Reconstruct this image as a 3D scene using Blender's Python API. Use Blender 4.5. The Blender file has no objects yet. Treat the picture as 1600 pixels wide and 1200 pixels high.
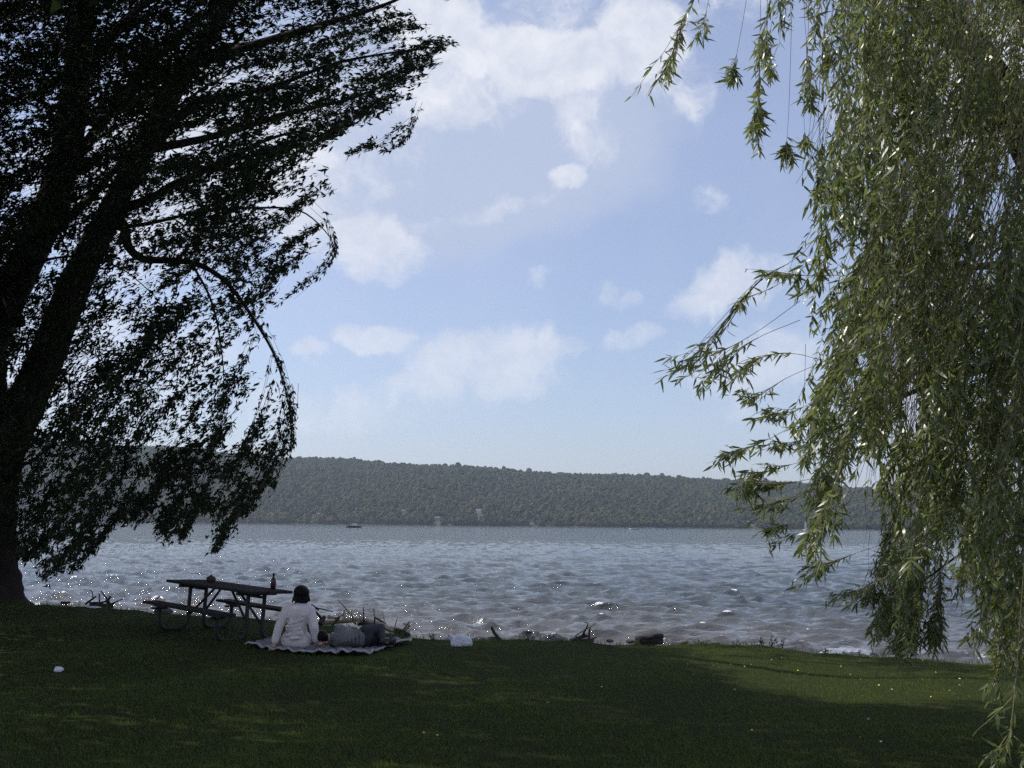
import bpy, bmesh, math, random
import numpy as np
from mathutils import Vector, Matrix
R = math.radians
random.seed(7)
rng = np.random.default_rng(11)
scene = bpy.context.scene
COL = scene.collection

# ------------------------------------------------------------------ camera
F = 1556.0                                   # focal length in pixels of the 1600 px wide photograph
CAM = np.array([0.0, 0.0, 1.75])
PITCH, ROLL = math.atan(220.0 / F), R(0.6)
cam_rot = Matrix.Rotation(R(90) + PITCH, 4, 'X') @ Matrix.Rotation(ROLL, 4, 'Z')
cd = bpy.data.cameras.new('camera')
cam = bpy.data.objects.new('camera', cd)
COL.objects.link(cam)
cam.matrix_world = Matrix.Translation(Vector(CAM)) @ cam_rot
cd.sensor_width = 36.0
cd.lens = 36.0 * F / 1600.0
cd.clip_start, cd.clip_end = 0.05, 20000
scene.camera = cam
RM = np.array(cam_rot.to_3x3())

# ------------------------------------------------------------------ light
SUN_AZ, SUN_EL = R(-74), R(51)
SUN = Vector((math.sin(SUN_AZ) * math.cos(SUN_EL), math.cos(SUN_AZ) * math.cos(SUN_EL), math.sin(SUN_EL)))
sl = bpy.data.lights.new('sun', 'SUN')
sl.energy = 5.0
sl.angle = R(0.5)
sl.color = (1.0, 0.95, 0.87)
so = bpy.data.objects.new('sun', sl)
so.rotation_euler = SUN.to_track_quat('Z', 'Y').to_euler()
so.location = (0, 0, 30)
COL.objects.link(so)
vs = scene.view_settings
scene.display_settings.display_device = 'sRGB'
vs.view_transform = 'Standard'
vs.look = 'None'
vs.exposure = 0.0
vs.gamma = 1.0
vs.use_curve_mapping = False
cy = scene.cycles
cy.max_bounces = 8
cy.diffuse_bounces = 3
cy.glossy_bounces = 3
cy.transmission_bounces = 5
cy.transparent_max_bounces = 6
cy.volume_bounces = 0
cy.use_denoising = False                      # fine grain, as in the photograph, keeps the glitter and leaf edges crisp
cy.sample_clamp_indirect = 6.0
cy.caustics_reflective = False
cy.caustics_refractive = False


# ------------------------------------------------------------------ pixel <-> world helpers
def ray(px, py):
    px, py = np.broadcast_arrays(np.asarray(px, float), np.asarray(py, float))
    d = np.stack([(px - 800) / F, (600 - py) / F, -np.ones_like(px)], -1)
    d = d @ RM.T
    return d / np.linalg.norm(d, axis=-1, keepdims=True)


def at(px, py, Y):
    """world point on the line of sight of a photo pixel, at Y metres ahead"""
    d = ray(px, py)
    return CAM + d * (np.asarray(Y, float) / d[..., 1])[..., None]


def proj(P):
    q = (np.asarray(P, float) - CAM) @ RM
    z = np.where(-q[..., 2] < 1e-3, 1e-3, -q[..., 2])
    return 800 + F * q[..., 0] / z, 600 - F * q[..., 1] / z


def ground_z(x, y):
    x = np.asarray(x, float)
    y = np.asarray(y, float)
    s = -0.022 * np.clip(x + 4.5, -14, 12)
    return s + 0.025 * np.sin(x * .7 + 1.3) * np.sin(y * .55) + 0.02 * np.sin(x * 1.7 - y * 1.1)


def on_ground(px, py):
    d = ray(px, py)
    z = 0.0
    for _ in range(12):
        P = CAM + d * ((z - CAM[2]) / d[2])
        z = float(ground_z(P[0], P[1]))
    return Vector((P[0], P[1], z))


# ------------------------------------------------------------------ materials
class NT:
    def __init__(self, tree):
        self.t = tree
        self.n = tree.nodes
        self.l = tree.links

    def new(self, kind, **kw):
        n = self.n.new(kind)
        for k, v in kw.items():
            setattr(n, k, v)
        return n

    def put(self, sock, v):
        if v is None:
            return
        if hasattr(v, 'is_linked') or isinstance(v, bpy.types.NodeSocket):
            self.l.new(v, sock)
        else:
            if hasattr(sock.default_value, '__len__') and not hasattr(v, '__len__'):
                v = [v] * len(sock.default_value)
            if hasattr(sock.default_value, '__len__') and len(sock.default_value) == 4 and len(v) == 3:
                v = (*v, 1)
            sock.default_value = v

    def math(self, op, a, b=None, c=None, clamp=False):
        n = self.new('ShaderNodeMath', operation=op, use_clamp=clamp)
        self.put(n.inputs[0], a)
        self.put(n.inputs[1], b)
        self.put(n.inputs[2], c)
        return n.outputs[0]

    def vmath(self, op, a, b=None, out=0, scale=None):
        n = self.new('ShaderNodeVectorMath', operation=op)
        self.put(n.inputs[0], a)
        self.put(n.inputs[1], b)
        if scale is not None:
            self.put(n.inputs['Scale'], scale)
        return n.outputs[out]

    def noise(self, vec, scale, detail=4, rough=.55, dist=0.0, out='Fac', dims='3D'):
        n = self.new('ShaderNodeTexNoise', noise_dimensions=dims)
        self.put(n.inputs['Vector'], vec)
        self.put(n.inputs['Scale'], scale)
        self.put(n.inputs['Detail'], detail)
        self.put(n.inputs['Roughness'], rough)
        self.put(n.inputs['Distortion'], dist)
        return n.outputs[out]

    def mapr(self, v, a, b, c=0.0, d=1.0, smooth=False):
        n = self.new('ShaderNodeMapRange', interpolation_type='SMOOTHSTEP' if smooth else 'LINEAR')
        for i, x in enumerate((v, a, b, c, d)):
            self.put(n.inputs[i], x)
        return n.outputs[0]

    def mix(self, f, a, b, mode='MIX'):
        n = self.new('ShaderNodeMix', data_type='RGBA', blend_type=mode)
        self.put(n.inputs[0], f)
        self.put(n.inputs[6], a)
        self.put(n.inputs[7], b)
        return n.outputs[2]

    def ramp(self, f, stops):
        n = self.new('ShaderNodeValToRGB')
        e = n.color_ramp.elements
        while len(e) < len(stops):
            e.new(0.5)
        for k, (p, c) in enumerate(stops):
            e[k].position = p
            e[k].color = (*c, 1)
        self.put(n.inputs[0], f)
        return n.outputs[0]


def material(name):
    m = bpy.data.materials.new(name)
    m.use_nodes = True
    t = NT(m.node_tree)
    b = m.node_tree.nodes['Principled BSDF']
    return m, t, b


def simple(name, col, rough=.7, var=.25, scale=8.0, bump=.0, bscale=40.0, metal=0.0, col2=None):
    m, t, b = material(name)
    tc = t.new('ShaderNodeTexCoord').outputs['Object']
    f = t.noise(tc, scale, 5, .6)
    c2 = col2 if col2 else tuple(c * (1 - var) for c in col)
    t.put(b.inputs['Base Color'], t.mix(t.mapr(f, .3, .7), c2, col))
    b.inputs['Roughness'].default_value = rough
    b.inputs['Metallic'].default_value = metal
    if bump:
        bn = t.new('ShaderNodeBump')
        bn.inputs['Strength'].default_value = bump
        bn.inputs['Distance'].default_value = .01
        t.put(bn.inputs['Height'], t.noise(tc, bscale, 4, .6))
        t.put(b.inputs['Normal'], bn.outputs[0])
    return m


def leaf_material(name, top, under, trans, young, rough=.38, tamt=.35, spec=.5):
    m, t, b = material(name)
    geo = t.new('ShaderNodeNewGeometry')
    oi = t.new('ShaderNodeObjectInfo')
    rnd = t.math('FRACT', t.math('ADD', geo.outputs['Random Per Island'], oi.outputs['Random']))
    big = t.noise(geo.outputs['Position'], 1.6, 2, .5)
    cval = t.math('ADD', t.math('MULTIPLY', rnd, .6), t.math('MULTIPLY', big, .45))
    ctop = t.mix(t.mapr(cval, .25, .85), top, young)
    col = t.mix(geo.outputs['Backfacing'], ctop, under)
    t.put(b.inputs['Base Color'], col)
    b.inputs['Roughness'].default_value = rough
    b.inputs['Specular IOR Level'].default_value = spec
    tr = t.new('ShaderNodeBsdfTranslucent')
    t.put(tr.inputs['Color'], t.mix(rnd, trans, tuple(c * .6 for c in trans)))
    ms = t.new('ShaderNodeMixShader')
    ms.inputs[0].default_value = tamt
    t.l.new(b.outputs[0], ms.inputs[1])
    t.l.new(tr.outputs[0], ms.inputs[2])
    t.l.new(ms.outputs[0], t.n['Material Output'].inputs['Surface'])
    return m


M = {}
M['leaf'] = leaf_material('willow_leaf', (.065, .088, .024), (.19, .21, .12), (.27, .33, .08), (.15, .175, .05), .33, .42, .5)
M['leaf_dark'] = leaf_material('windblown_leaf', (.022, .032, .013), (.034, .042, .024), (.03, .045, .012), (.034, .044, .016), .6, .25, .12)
M['bark'] = simple('bark', (.04, .03, .024), .95, .5, 3.0, .9, 14.0)
M['bark'].node_tree.nodes['Principled BSDF'].inputs['Specular IOR Level'].default_value = .08
M['twig'] = simple('twig_bark', (.16, .13, .06), .7, .3, 6.0)
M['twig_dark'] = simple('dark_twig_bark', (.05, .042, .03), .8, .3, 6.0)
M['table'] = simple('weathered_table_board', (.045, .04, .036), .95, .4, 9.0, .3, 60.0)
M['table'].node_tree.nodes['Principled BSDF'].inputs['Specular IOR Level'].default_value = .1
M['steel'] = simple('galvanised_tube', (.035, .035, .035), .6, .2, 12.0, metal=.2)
M['bottle'] = simple('dark_bottle_glass', (.035, .012, .008), .12, .2, 8.0)
M['bottle_label'] = simple('paper_label', (.35, .3, .26), .8, .2, 20.0)
M['maroon'] = simple('maroon_cloth', (.09, .03, .03), .85, .4, 14.0, .4, 90.0)
M['skin'] = simple('skin', (.48, .29, .21), .55, .15, 20.0)
M['shirt_pale'] = simple('pale_cotton', (.80, .70, .68), .9, .12, 12.0, .5, 35.0)
M['shirt_grey'] = simple('grey_cotton', (.19, .19, .19), .9, .25, 10.0, .5, 35.0)
M['trousers'] = simple('dark_denim', (.035, .035, .045), .9, .3, 14.0, .4, 60.0)
M['hair'] = simple('dark_hair', (.014, .009, .008), .5, .5, 25.0, .8, 120.0)
M['hair'].node_tree.nodes['Principled BSDF'].inputs['Specular IOR Level'].default_value = .15
M['shoe'] = simple('dark_leather', (.03, .027, .026), .5, .3, 20.0)
M['blanket'] = simple('pale_blanket', (.30, .28, .29), .95, .45, 5.0, .5, 70.0, col2=(.10, .09, .10))
M['lit_edge'] = simple('blanket_lit_edge', (.42, .40, .41), .95, .2, 30.0)  # paler tone stands for light on the blanket's edges
M['drift'] = simple('bleached_driftwood', (.42, .33, .24), .85, .5, 6.0, .6, 30.0, col2=(.2, .15, .11))
M['drift_dark'] = simple('dark_driftwood', (.035, .026, .022), .8, .5, 6.0, .6, 30.0)  # driftwood in a much darker tone
M['rock'] = simple('shore_stone', (.12, .105, .1), .85, .5, 6.0, .8, 25.0)
M['paper'] = simple('white_paper', (.78, .76, .78), .8, .1, 14.0)
M['plastic'] = simple('white_plastic', (.72, .7, .74), .4, .12, 8.0, .3, 24.0)
M['white_paint'] = simple('white_paint', (.78, .78, .76), .5, .1, 1.0)
M['house_roof'] = simple('roof_shingle', (.16, .14, .13), .9, .3, 1.0)
M['pane'] = simple('window_glass', (.05, .06, .07), .1, .2, 1.0)
M['sail'] = simple('sail_cloth', (.8, .8, .78), .7, .05, 1.0)
M['hull_dark'] = simple('dark_hull', (.06, .06, .075), .4, .2, 1.0)
M['canopy_red'] = simple('dull_red_canopy', (.22, .06, .05), .7, .2, 1.0)
M['weed'] = leaf_material('weed_leaf', (.05, .085, .02), (.07, .1, .04), (.12, .19, .03), (.09, .12, .03))

# grass
m, t, b = material('grass_blade')
geo = t.new('ShaderNodeNewGeometry')
rnd = geo.outputs['Random Per Island']
big = t.noise(geo.outputs['Position'], .8, 4, .6)
c = t.mix(t.mapr(t.math('ADD', t.math('MULTIPLY', rnd, .5), t.math('MULTIPLY', big, .7)), .3, .9), (.032, .046, .015), (.084, .108, .034))
c = t.mix(t.mapr(rnd, .93, .97), c, (.16, .14, .06))
t.put(b.inputs['Base Color'], c)
b.inputs['Roughness'].default_value = .6
b.inputs['Specular IOR Level'].default_value = .12
tr = t.new('ShaderNodeBsdfTranslucent')
t.put(tr.inputs['Color'], (.19, .26, .05, 1))
ms = t.new('ShaderNodeMixShader')
ms.inputs[0].default_value = .38
t.l.new(b.outputs[0], ms.inputs[1])
t.l.new(tr.outputs[0], ms.inputs[2])
t.l.new(ms.outputs[0], t.n['Material Output'].inputs['Surface'])
M['grass'] = m

# lawn soil / turf
m, t, b = material('turf')
pos = t.new('ShaderNodeNewGeometry').outputs['Position']
n1 = t.noise(pos, 1.1, 5, .65)
n2 = t.noise(pos, 38, 4, .7)
c = t.mix(t.mapr(n2, .3, .7), (.014, .017, .006), (.034, .044, .011))
c = t.mix(t.mapr(n1, .58, .75), c, (.075, .06, .03))
zz = t.new('ShaderNodeSeparateXYZ')
t.put(zz.inputs[0], pos)
c = t.mix(t.mapr(t.math('ADD', zz.outputs[2], t.math('MULTIPLY', n2, .1)), -.42, -.28), (.085, .065, .052), c)
t.put(b.inputs['Base Color'], c)
b.inputs['Roughness'].default_value = .95
b.inputs['Specular IOR Level'].default_value = .05
bn = t.new('ShaderNodeBump')
bn.inputs['Strength'].default_value = .8
bn.inputs['Distance'].default_value = .03
t.put(bn.inputs['Height'], t.noise(pos, 30, 5, .7))
t.put(b.inputs['Normal'], bn.outputs[0])
M['turf'] = m

# water
m, t, b = material('lake_water')
geo = t.new('ShaderNodeNewGeometry')
pos = geo.outputs['Position']
foam = t.new('ShaderNodeAttribute', attribute_name='foam').outputs['Fac']
shal = t.new('ShaderNodeAttribute', attribute_name='shallow').outputs['Fac']
fn = t.noise(pos, 7.0, 5, .75)
ff = t.mapr(t.math('ADD', foam, t.math('MULTIPLY', t.math('SUBTRACT', fn, .5), 1.1)), .42, .62)
ff = t.math('MULTIPLY', ff, t.mapr(foam, .02, .2))
c = t.mix(shal, (.040, .052, .060), (.095, .09, .092))
c = t.mix(ff, c, (.75, .75, .76))
t.put(b.inputs['Base Color'], c)
t.put(b.inputs['Roughness'], t.mapr(ff, 0, 1, .055, .8))
b.inputs['IOR'].default_value = 1.33
mp = t.new('ShaderNodeMapping')
t.put(mp.inputs['Vector'], pos)
mp.inputs['Scale'].default_value = (.6, 1.45, 1)
mp.inputs['Rotation'].default_value = (0, 0, R(18))
r1 = t.noise(mp.outputs[0], 2.6, 3, .6, .3)
r2 = t.noise(mp.outputs[0], 9.0, 3, .6, .4)
h = t.math('ADD', t.math('MULTIPLY', r1, .045), t.math('ADD', t.math('MULTIPLY', r2, .036), t.math('MULTIPLY', t.noise(mp.outputs[0], 26.0, 2, .6), .011)))
bn = t.new('ShaderNodeBump')
bn.inputs['Strength'].default_value = 1.0
bn.inputs['Distance'].default_value = 1.0
t.put(bn.inputs['Height'], h)
t.put(b.inputs['Normal'], bn.outputs[0])
M['water'] = m

# far woods
m, t, b = material('wooded_crown')
oi = t.new('ShaderNodeObjectInfo')
geo = t.new('ShaderNodeNewGeometry')
r_ = oi.outputs['Random']
n_ = t.noise(oi.outputs['Location'], .006, 3, .6)
v = t.math('ADD', t.math('MULTIPLY', r_, .75), t.math('MULTIPLY', t.math('SUBTRACT', n_, .5), .9))
c = t.ramp(v, [(0, (.020, .032, .017)), (.35, (.032, .046, .021)), (.6, (.048, .055, .022)), (.78, (.078, .058, .026)), (1, (.12, .064, .03))])
fine = t.noise(geo.outputs['Position'], .5, 3, .6)
c = t.mix(t.mapr(fine, .35, .65), t.mix(.35, c, (.015, .022, .012)), c)
t.put(b.inputs['Base Color'], c)
b.inputs['Roughness'].default_value = .9
b.inputs['Specular IOR Level'].default_value = .15
M['woods'] = m
M['hill'] = simple('hill_floor', (.05, .055, .03), .95, .4, .02)

# ------------------------------------------------------------------ sky
w = bpy.data.worlds.new('World')
scene.world = w
w.use_nodes = True
t = NT(w.node_tree)
bg = t.n['Background']
sky = t.new('ShaderNodeTexSky', sky_type='NISHITA')
sky.sun_disc = False
sky.sun_elevation = SUN_EL
sky.sun_rotation = SUN_AZ
sky.altitude = 120
sky.air_density = 1.0
sky.dust_density = 1.6
sky.ozone_density = 1.6
D = t.vmath('NORMALIZE', t.new('ShaderNodeTexCoord').outputs['Generated'])
w1 = t.noise(D, 9.0, 3, .55, out='Color')
w2 = t.noise(D, 34.0, 4, .6, out='Color')
off = t.vmath('ADD', t.vmath('SCALE', t.vmath('SUBTRACT', w1, (.5, .5, .5)), scale=.055),
              t.vmath('SCALE', t.vmath('SUBTRACT', w2, (.5, .5, .5)), scale=.03))
DW = t.vmath('ADD', D, off)


def blob(px, py, rx, ry, ang, vec):
    """soft elliptical cloud region around a sky direction"""
    c_ = Vector(ray(px, py))
    e1 = Vector((c_.y, -c_.x, 0)).normalized()
    e2 = e1.cross(c_).normalized()
    a1 = e1 * math.cos(ang) + e2 * math.sin(ang)
    a2 = e2 * math.cos(ang) - e1 * math.sin(ang)
    d = t.vmath('SUBTRACT', vec, tuple(c_))
    u = t.math('MULTIPLY', t.vmath('DOT_PRODUCT', d, tuple(a1), out=1), F / rx)
    v_ = t.math('MULTIPLY', t.vmath('DOT_PRODUCT', d, tuple(a2), out=1), F / ry)
    r2_ = t.math('ADD', t.math('MULTIPLY', u, u), t.math('MULTIPLY', v_, v_))
    # keep the far side of the sky clear of it
    side = t.mapr(t.vmath('DOT_PRODUCT', vec, tuple(c_), out=1), 0, .3)
    return t.math('MULTIPLY', t.mapr(r2_, 1.6, .0, 0, 1, True), side)


WHITE = [(690, 40, 105, 62, -.4, 1.2), (820, 92, 150, 50, -.15, 1.3), (700, 130, 130, 70, 0, .7), (915, 190, 70, 40, -.9, .5), (560, 380, 95, 50, -.1, .95),
         (995, 55, 72, 88, .4, 1.15), (1075, 140, 34, 50, .3, .4), (890, 275, 28, 24, 0, .8), (590, 528, 62, 24, -.05, .95),
         (485, 550, 42, 16, .1, .85), (770, 575, 130, 58, .15, 1.0), (690, 600, 120, 32, .2, .7), (520, 640, 150, 34, 0, .55),
         (1130, 455, 95, 40, .35, .9), (970, 470, 36, 20, -.1, .55), (1000, 528, 48, 18, .1, .6), (845, 438, 28, 14, 0, .5),
         (1170, 560, 120, 55, .2, .75), (660, 345, 210, 16, .22, .55), (1110, 320, 22, 30, 0, .35), (330, 250, 260, 150, .3, .9),
         (150, 560, 200, 90, 0, .7), (1400, 650, 200, 60, 0, .7), (1500, 150, 160, 90, 0, .8)]
GREY = [(690, 235, 290, 130, .08, 1.1), (850, 220, 170, 110, .2, .9), (580, 190, 200, 130, 0, 1.0), (760, 120, 200, 90, 0, .9)]
cov = None
for (px, py, rx, ry, ang, wt) in WHITE:
    x = t.math('MULTIPLY', blob(px, py, rx * 1.12, ry * 1.12, ang, DW), wt)
    cov = x if cov is None else t.math('MAXIMUM', cov, x)
# broken cloud over the rest of the sky, laid out on a cloud deck overhead
sep = t.new('ShaderNodeSeparateXYZ')
t.put(sep.inputs[0], D)
deck = t.vmath('DIVIDE', D, None)
dz = t.math('ADD', t.math('MAXIMUM', sep.outputs[2], 0), .12)
cmb = t.new('ShaderNodeCombineXYZ')
for k in range(3):
    t.put(cmb.inputs[k], dz)
t.put(deck.node.inputs[1], cmb.outputs[0])
other = t.mapr(t.noise(deck, .9, 6, .55, .4), .52, .68, 0, .9)
infront = t.mapr(sep.outputs[1], .55, .75)
inframe = t.math('MULTIPLY', infront, t.mapr(sep.outputs[2], .52, .44))
other = t.math('MULTIPLY', other, t.math('SUBTRACT', 1, inframe))
cov = t.math('MAXIMUM', cov, other)
fbm = t.noise(DW, 15.0, 8, .66)
alpha = t.mapr(t.math('ADD', cov, t.math('MULTIPLY', t.math('SUBTRACT', fbm, .5), 2.3)), .15, .95, 0, 1, True)
alpha = t.math('MULTIPLY', alpha, t.mapr(cov, .0, .22))
gcov = None
for (px, py, rx, ry, ang, wt) in GREY:
    x = t.math('MULTIPLY', blob(px, py, rx * 1.2, ry * 1.2, ang, DW), wt)
    gcov = x if gcov is None else t.math('MAXIMUM', gcov, x)
galpha = t.mapr(t.math('ADD', gcov, t.math('MULTIPLY', t.math('SUBTRACT', fbm, .5), .5)), .05, .8, 0, .8, True)
# thin veil that makes the blue pale
veil = t.mapr(t.noise(DW, 4.0, 4, .55), .3, .75, .22, .5)
base = t.vmath('MULTIPLY', sky.outputs[0], (1.06, 1.07, 1.14))
SK = 0.13
cw = tuple(c / SK for c in (.86, .88, .95))
cg = tuple(c / SK for c in (.51, .585, .76))
cv = tuple(c / SK for c in (.60, .66, .88))
lowf = t.mapr(sep.outputs[2], .0, .42, .82, 1.0)
s1 = t.mix(veil, base, cv)
s2 = t.mix(galpha, s1, cg)
cw = t.mix(t.mapr(t.noise(DW, 26.0, 5, .6), .32, .66), tuple(c / SK for c in (.66, .71, .83)), cw)
s3 = t.mix(t.math('MULTIPLY', alpha, t.mapr(sep.outputs[2], .05, .42, .42, .95)), s2, cw)
t.put(bg.inputs['Color'], s3)
bg.inputs['Strength'].default_value = SK


# ------------------------------------------------------------------ mesh helpers
def mesh_np(name, verts, loops, sizes):
    """mesh from arrays: verts (n,3), loop vertex indices, polygon sizes"""
    me = bpy.data.meshes.new(name)
    verts = np.ascontiguousarray(verts, dtype=np.float32)
    loops = np.ascontiguousarray(loops, dtype=np.int32).ravel()
    sizes = np.ascontiguousarray(sizes, dtype=np.int32)
    me.vertices.add(len(verts))
    me.vertices.foreach_set('co', verts.ravel())
    me.loops.add(len(loops))
    me.loops.foreach_set('vertex_index', loops)
    me.polygons.add(len(sizes))
    st = np.zeros(len(sizes), np.int32)
    st[1:] = np.cumsum(sizes)[:-1]
    me.polygons.foreach_set('loop_start', st)
    me.update(calc_edges=True)
    me.validate()
    return me


def link(name, data, mat=None, parent=None, smooth=False):
    o = bpy.data.objects.new(name, data)
    COL.objects.link(o)
    if mat is not None and data is not None and not data.materials:
        data.materials.append(mat)
    if parent is not None:
        o.parent = parent
    if smooth and data is not None:
        data.polygons.foreach_set('use_smooth', [True] * len(data.polygons))
    return o


def tag(o, label=None, cat=None, group=None, kind=None):
    if label:
        o['label'] = label
    if cat:
        o['category'] = cat
    if group:
        o['group'] = group
    if kind:
        o['kind'] = kind
    return o


def thing(name, loc, label, cat, group=None, rz=0.0):
    o = bpy.data.objects.new(name, None)
    o.empty_display_size = .2
    COL.objects.link(o)
    o.location = loc
    o.rotation_euler = (0, 0, rz)
    return tag(o, label, cat, group)


def bm_mesh(name, bm):
    me = bpy.data.meshes.new(name)
    bmesh.ops.recalc_face_normals(bm, faces=bm.faces)
    bm.to_mesh(me)
    bm.free()
    return me


def box_bm(sx, sy, sz, c=(0, 0, 0), bevel=0.0, bm=None, rot=None):
    own = bm is None
    bm = bm or bmesh.new()
    r = bmesh.ops.create_cube(bm, size=1.0)
    vs_ = r['verts']
    bmesh.ops.scale(bm, vec=(sx, sy, sz), verts=vs_)
    if bevel:
        es = list({e for v in vs_ for e in v.link_edges})
        rr = bmesh.ops.bevel(bm, geom=es, offset=bevel, segments=1, affect='EDGES')
        vs_ = [v for v in bm.verts if v in set(rr['verts'])] if not own else list(bm.verts)
    if rot is not None:
        bmesh.ops.rotate(bm, cent=(0, 0, 0), matrix=rot, verts=vs_)
    bmesh.ops.translate(bm, vec=c, verts=vs_)
    return bm


def smooth_path(P, n):
    """Catmull-Rom resample of control points (k, d) to n points"""
    P = np.asarray(P, float)
    Q = np.vstack([2 * P[0] - P[1], P, 2 * P[-1] - P[-2]])
    u = np.linspace(0, len(P) - 1, n)
    i = np.minimum(u.astype(int), len(P) - 2)
    f = (u - i)[:, None]
    p0, p1, p2, p3 = Q[i], Q[i + 1], Q[i + 2], Q[i + 3]
    return .5 * (2 * p1 + (p2 - p0) * f + (2 * p0 - 5 * p1 + 4 * p2 - p3) * f ** 2 + (3 * p1 - p0 - 3 * p2 + p3) * f ** 3)


def tube(P, rad, sides=8, n=None, wob=0.0, cap=True, seed=0):
    P = np.asarray(P, float)
    rad = np.asarray(rad, float)
    if n:
        rad = smooth_path(np.interp(np.linspace(0, 1, len(P)), np.linspace(0, 1, len(rad)), rad)[:, None], n)[:, 0]
        P = smooth_path(P, n)
    else:
        rad = np.interp(np.linspace(0, 1, len(P)), np.linspace(0, 1, len(rad)), rad)
    T = np.gradient(P, axis=0)
    T /= np.linalg.norm(T, axis=1, keepdims=True) + 1e-9
    N = np.cross(T, (0.31, .87, .38))
    N /= np.linalg.norm(N, axis=1, keepdims=True) + 1e-9
    B = np.cross(T, N)
    a = np.linspace(0, 2 * np.pi, sides, endpoint=False)
    g = np.random.default_rng(seed)
    rr = np.maximum(rad, .001)[:, None] * (1 + wob * (g.random((len(P), sides)) - .5) + wob * np.sin(3 * a + g.random() * 6)[None, :])
    V = P[:, None] + rr[..., None] * (np.cos(a)[None, :, None] * N[:, None] + np.sin(a)[None, :, None] * B[:, None])
    V = V.reshape(-1, 3)
    k = len(P)
    i = np.arange(k - 1)[:, None] * sides
    j = np.arange(sides)[None]
    j2 = (j + 1) % sides
    q = np.stack([i + j, i + j2, i + sides + j2, i + sides + j], -1).reshape(-1, 4)
    loops = [q.ravel()]
    sizes = [np.full(len(q), 4)]
    if cap:
        loops += [np.arange(sides)[::-1], (k - 1) * sides + np.arange(sides)]
        sizes += [[sides], [sides]]
    return V, np.concatenate(loops), np.concatenate(sizes)


def tube_mesh(name, P, rad, **k):
    return mesh_np(name, *tube(P, rad, **k))


def join_parts(parts):
    V, L, S, o = [], [], [], 0
    for v, l, s in parts:
        V.append(v)
        L.append(np.asarray(l) + o)
        S.append(s)
        o += len(v)
    return np.concatenate(V), np.concatenate(L), np.concatenate(S)


def inside(poly, x, y):
    poly = np.asarray(poly, float)
    c_ = np.zeros(np.shape(x), bool)
    j = len(poly) - 1
    for i in range(len(poly)):
        xi, yi = poly[i]
        xj, yj = poly[j]
        with np.errstate(divide='ignore', invalid='ignore'):
            k = ((yi > y) != (yj > y)) & (x < (xj - xi) * (y - yi) / (yj - yi + 1e-12) + xi)
        c_ ^= k
        j = i
    return c_


def unit(a):
    return a / (np.linalg.norm(a, axis=-1, keepdims=True) + 1e-9)


# ------------------------------------------------------------------ the setting: lawn, lake, hills, woods
EDGE_PX = [(-900, 925), (-400, 935), (45, 942), (150, 947), (250, 957), (330, 962), (420, 968), (520, 975), (600, 990), (680, 997),
           (800, 999), (900, 1002), (1000, 1004), (1100, 1006), (1200, 1008), (1300, 1020), (1400, 1027), (1500, 1034), (1600, 1040)]
edge = np.array([on_ground(*p)[:2] for p in EDGE_PX])
edge = np.vstack([[-400, 60], [-80, 36], edge[np.argsort(edge[:, 0])], [14, 13.2], [30, 11.5], [80, 8], [400, 0]])


def shore_y(x):
    return np.interp(x, edge[:, 0], edge[:, 1]) + .16 * np.sin(np.asarray(x) * 2.3) + .1 * np.sin(np.asarray(x) * 6.1 + 1)


WATER_Z = -0.72
xs = np.concatenate([np.linspace(-400, -24, 26)[:-1], np.linspace(-24, 14, 300), np.linspace(14, 400, 28)[1:]])
d_in = np.concatenate([[-120, -60, -30], np.linspace(-24, -.6, 90), [-.42, -.28, -.16, -.06, 0, .05, .12, .25, .5, .9, 1.5, 2.6, 5, 9]])
gx, gd = np.meshgrid(xs, d_in)
gy = shore_y(gx) + gd
drop = np.interp(gd, [-.3, -.06, 0, .05, .12, .25, .5, .9, 1.5, 2.6, 5, 9], [0, -.01, -.04, -.11, -.2, -.3, -.38, -.46, -.56, -.75, -1.1, -1.8])
jit = rng.normal(0, .005, gx.shape) * (np.abs(gd) < 12)
gz = ground_z(gx, gy) + drop + jit + np.where((gd > .04) & (gd < 2), rng.normal(0, .035, gx.shape), 0)
# the bank follows the lake level away from the lawn's own slope
gz = np.where(gd > .3, np.minimum(gz, WATER_Z + .16 - .2 * gd), gz)
V = np.stack([gx, gy, gz], -1).reshape(-1, 3)
nr, ncol = gx.shape
i, j = np.meshgrid(np.arange(nr - 1), np.arange(ncol - 1), indexing='ij')
q = np.stack([i * ncol + j, i * ncol + j + 1, (i + 1) * ncol + j + 1, (i + 1) * ncol + j], -1).reshape(-1, 4)
lawn = link('ground', mesh_np('ground', V, q, np.full(len(q), 4)), M['turf'], smooth=True)
tag(lawn, 'mown lawn running down to a low eroded bank', kind='structure')

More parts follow.
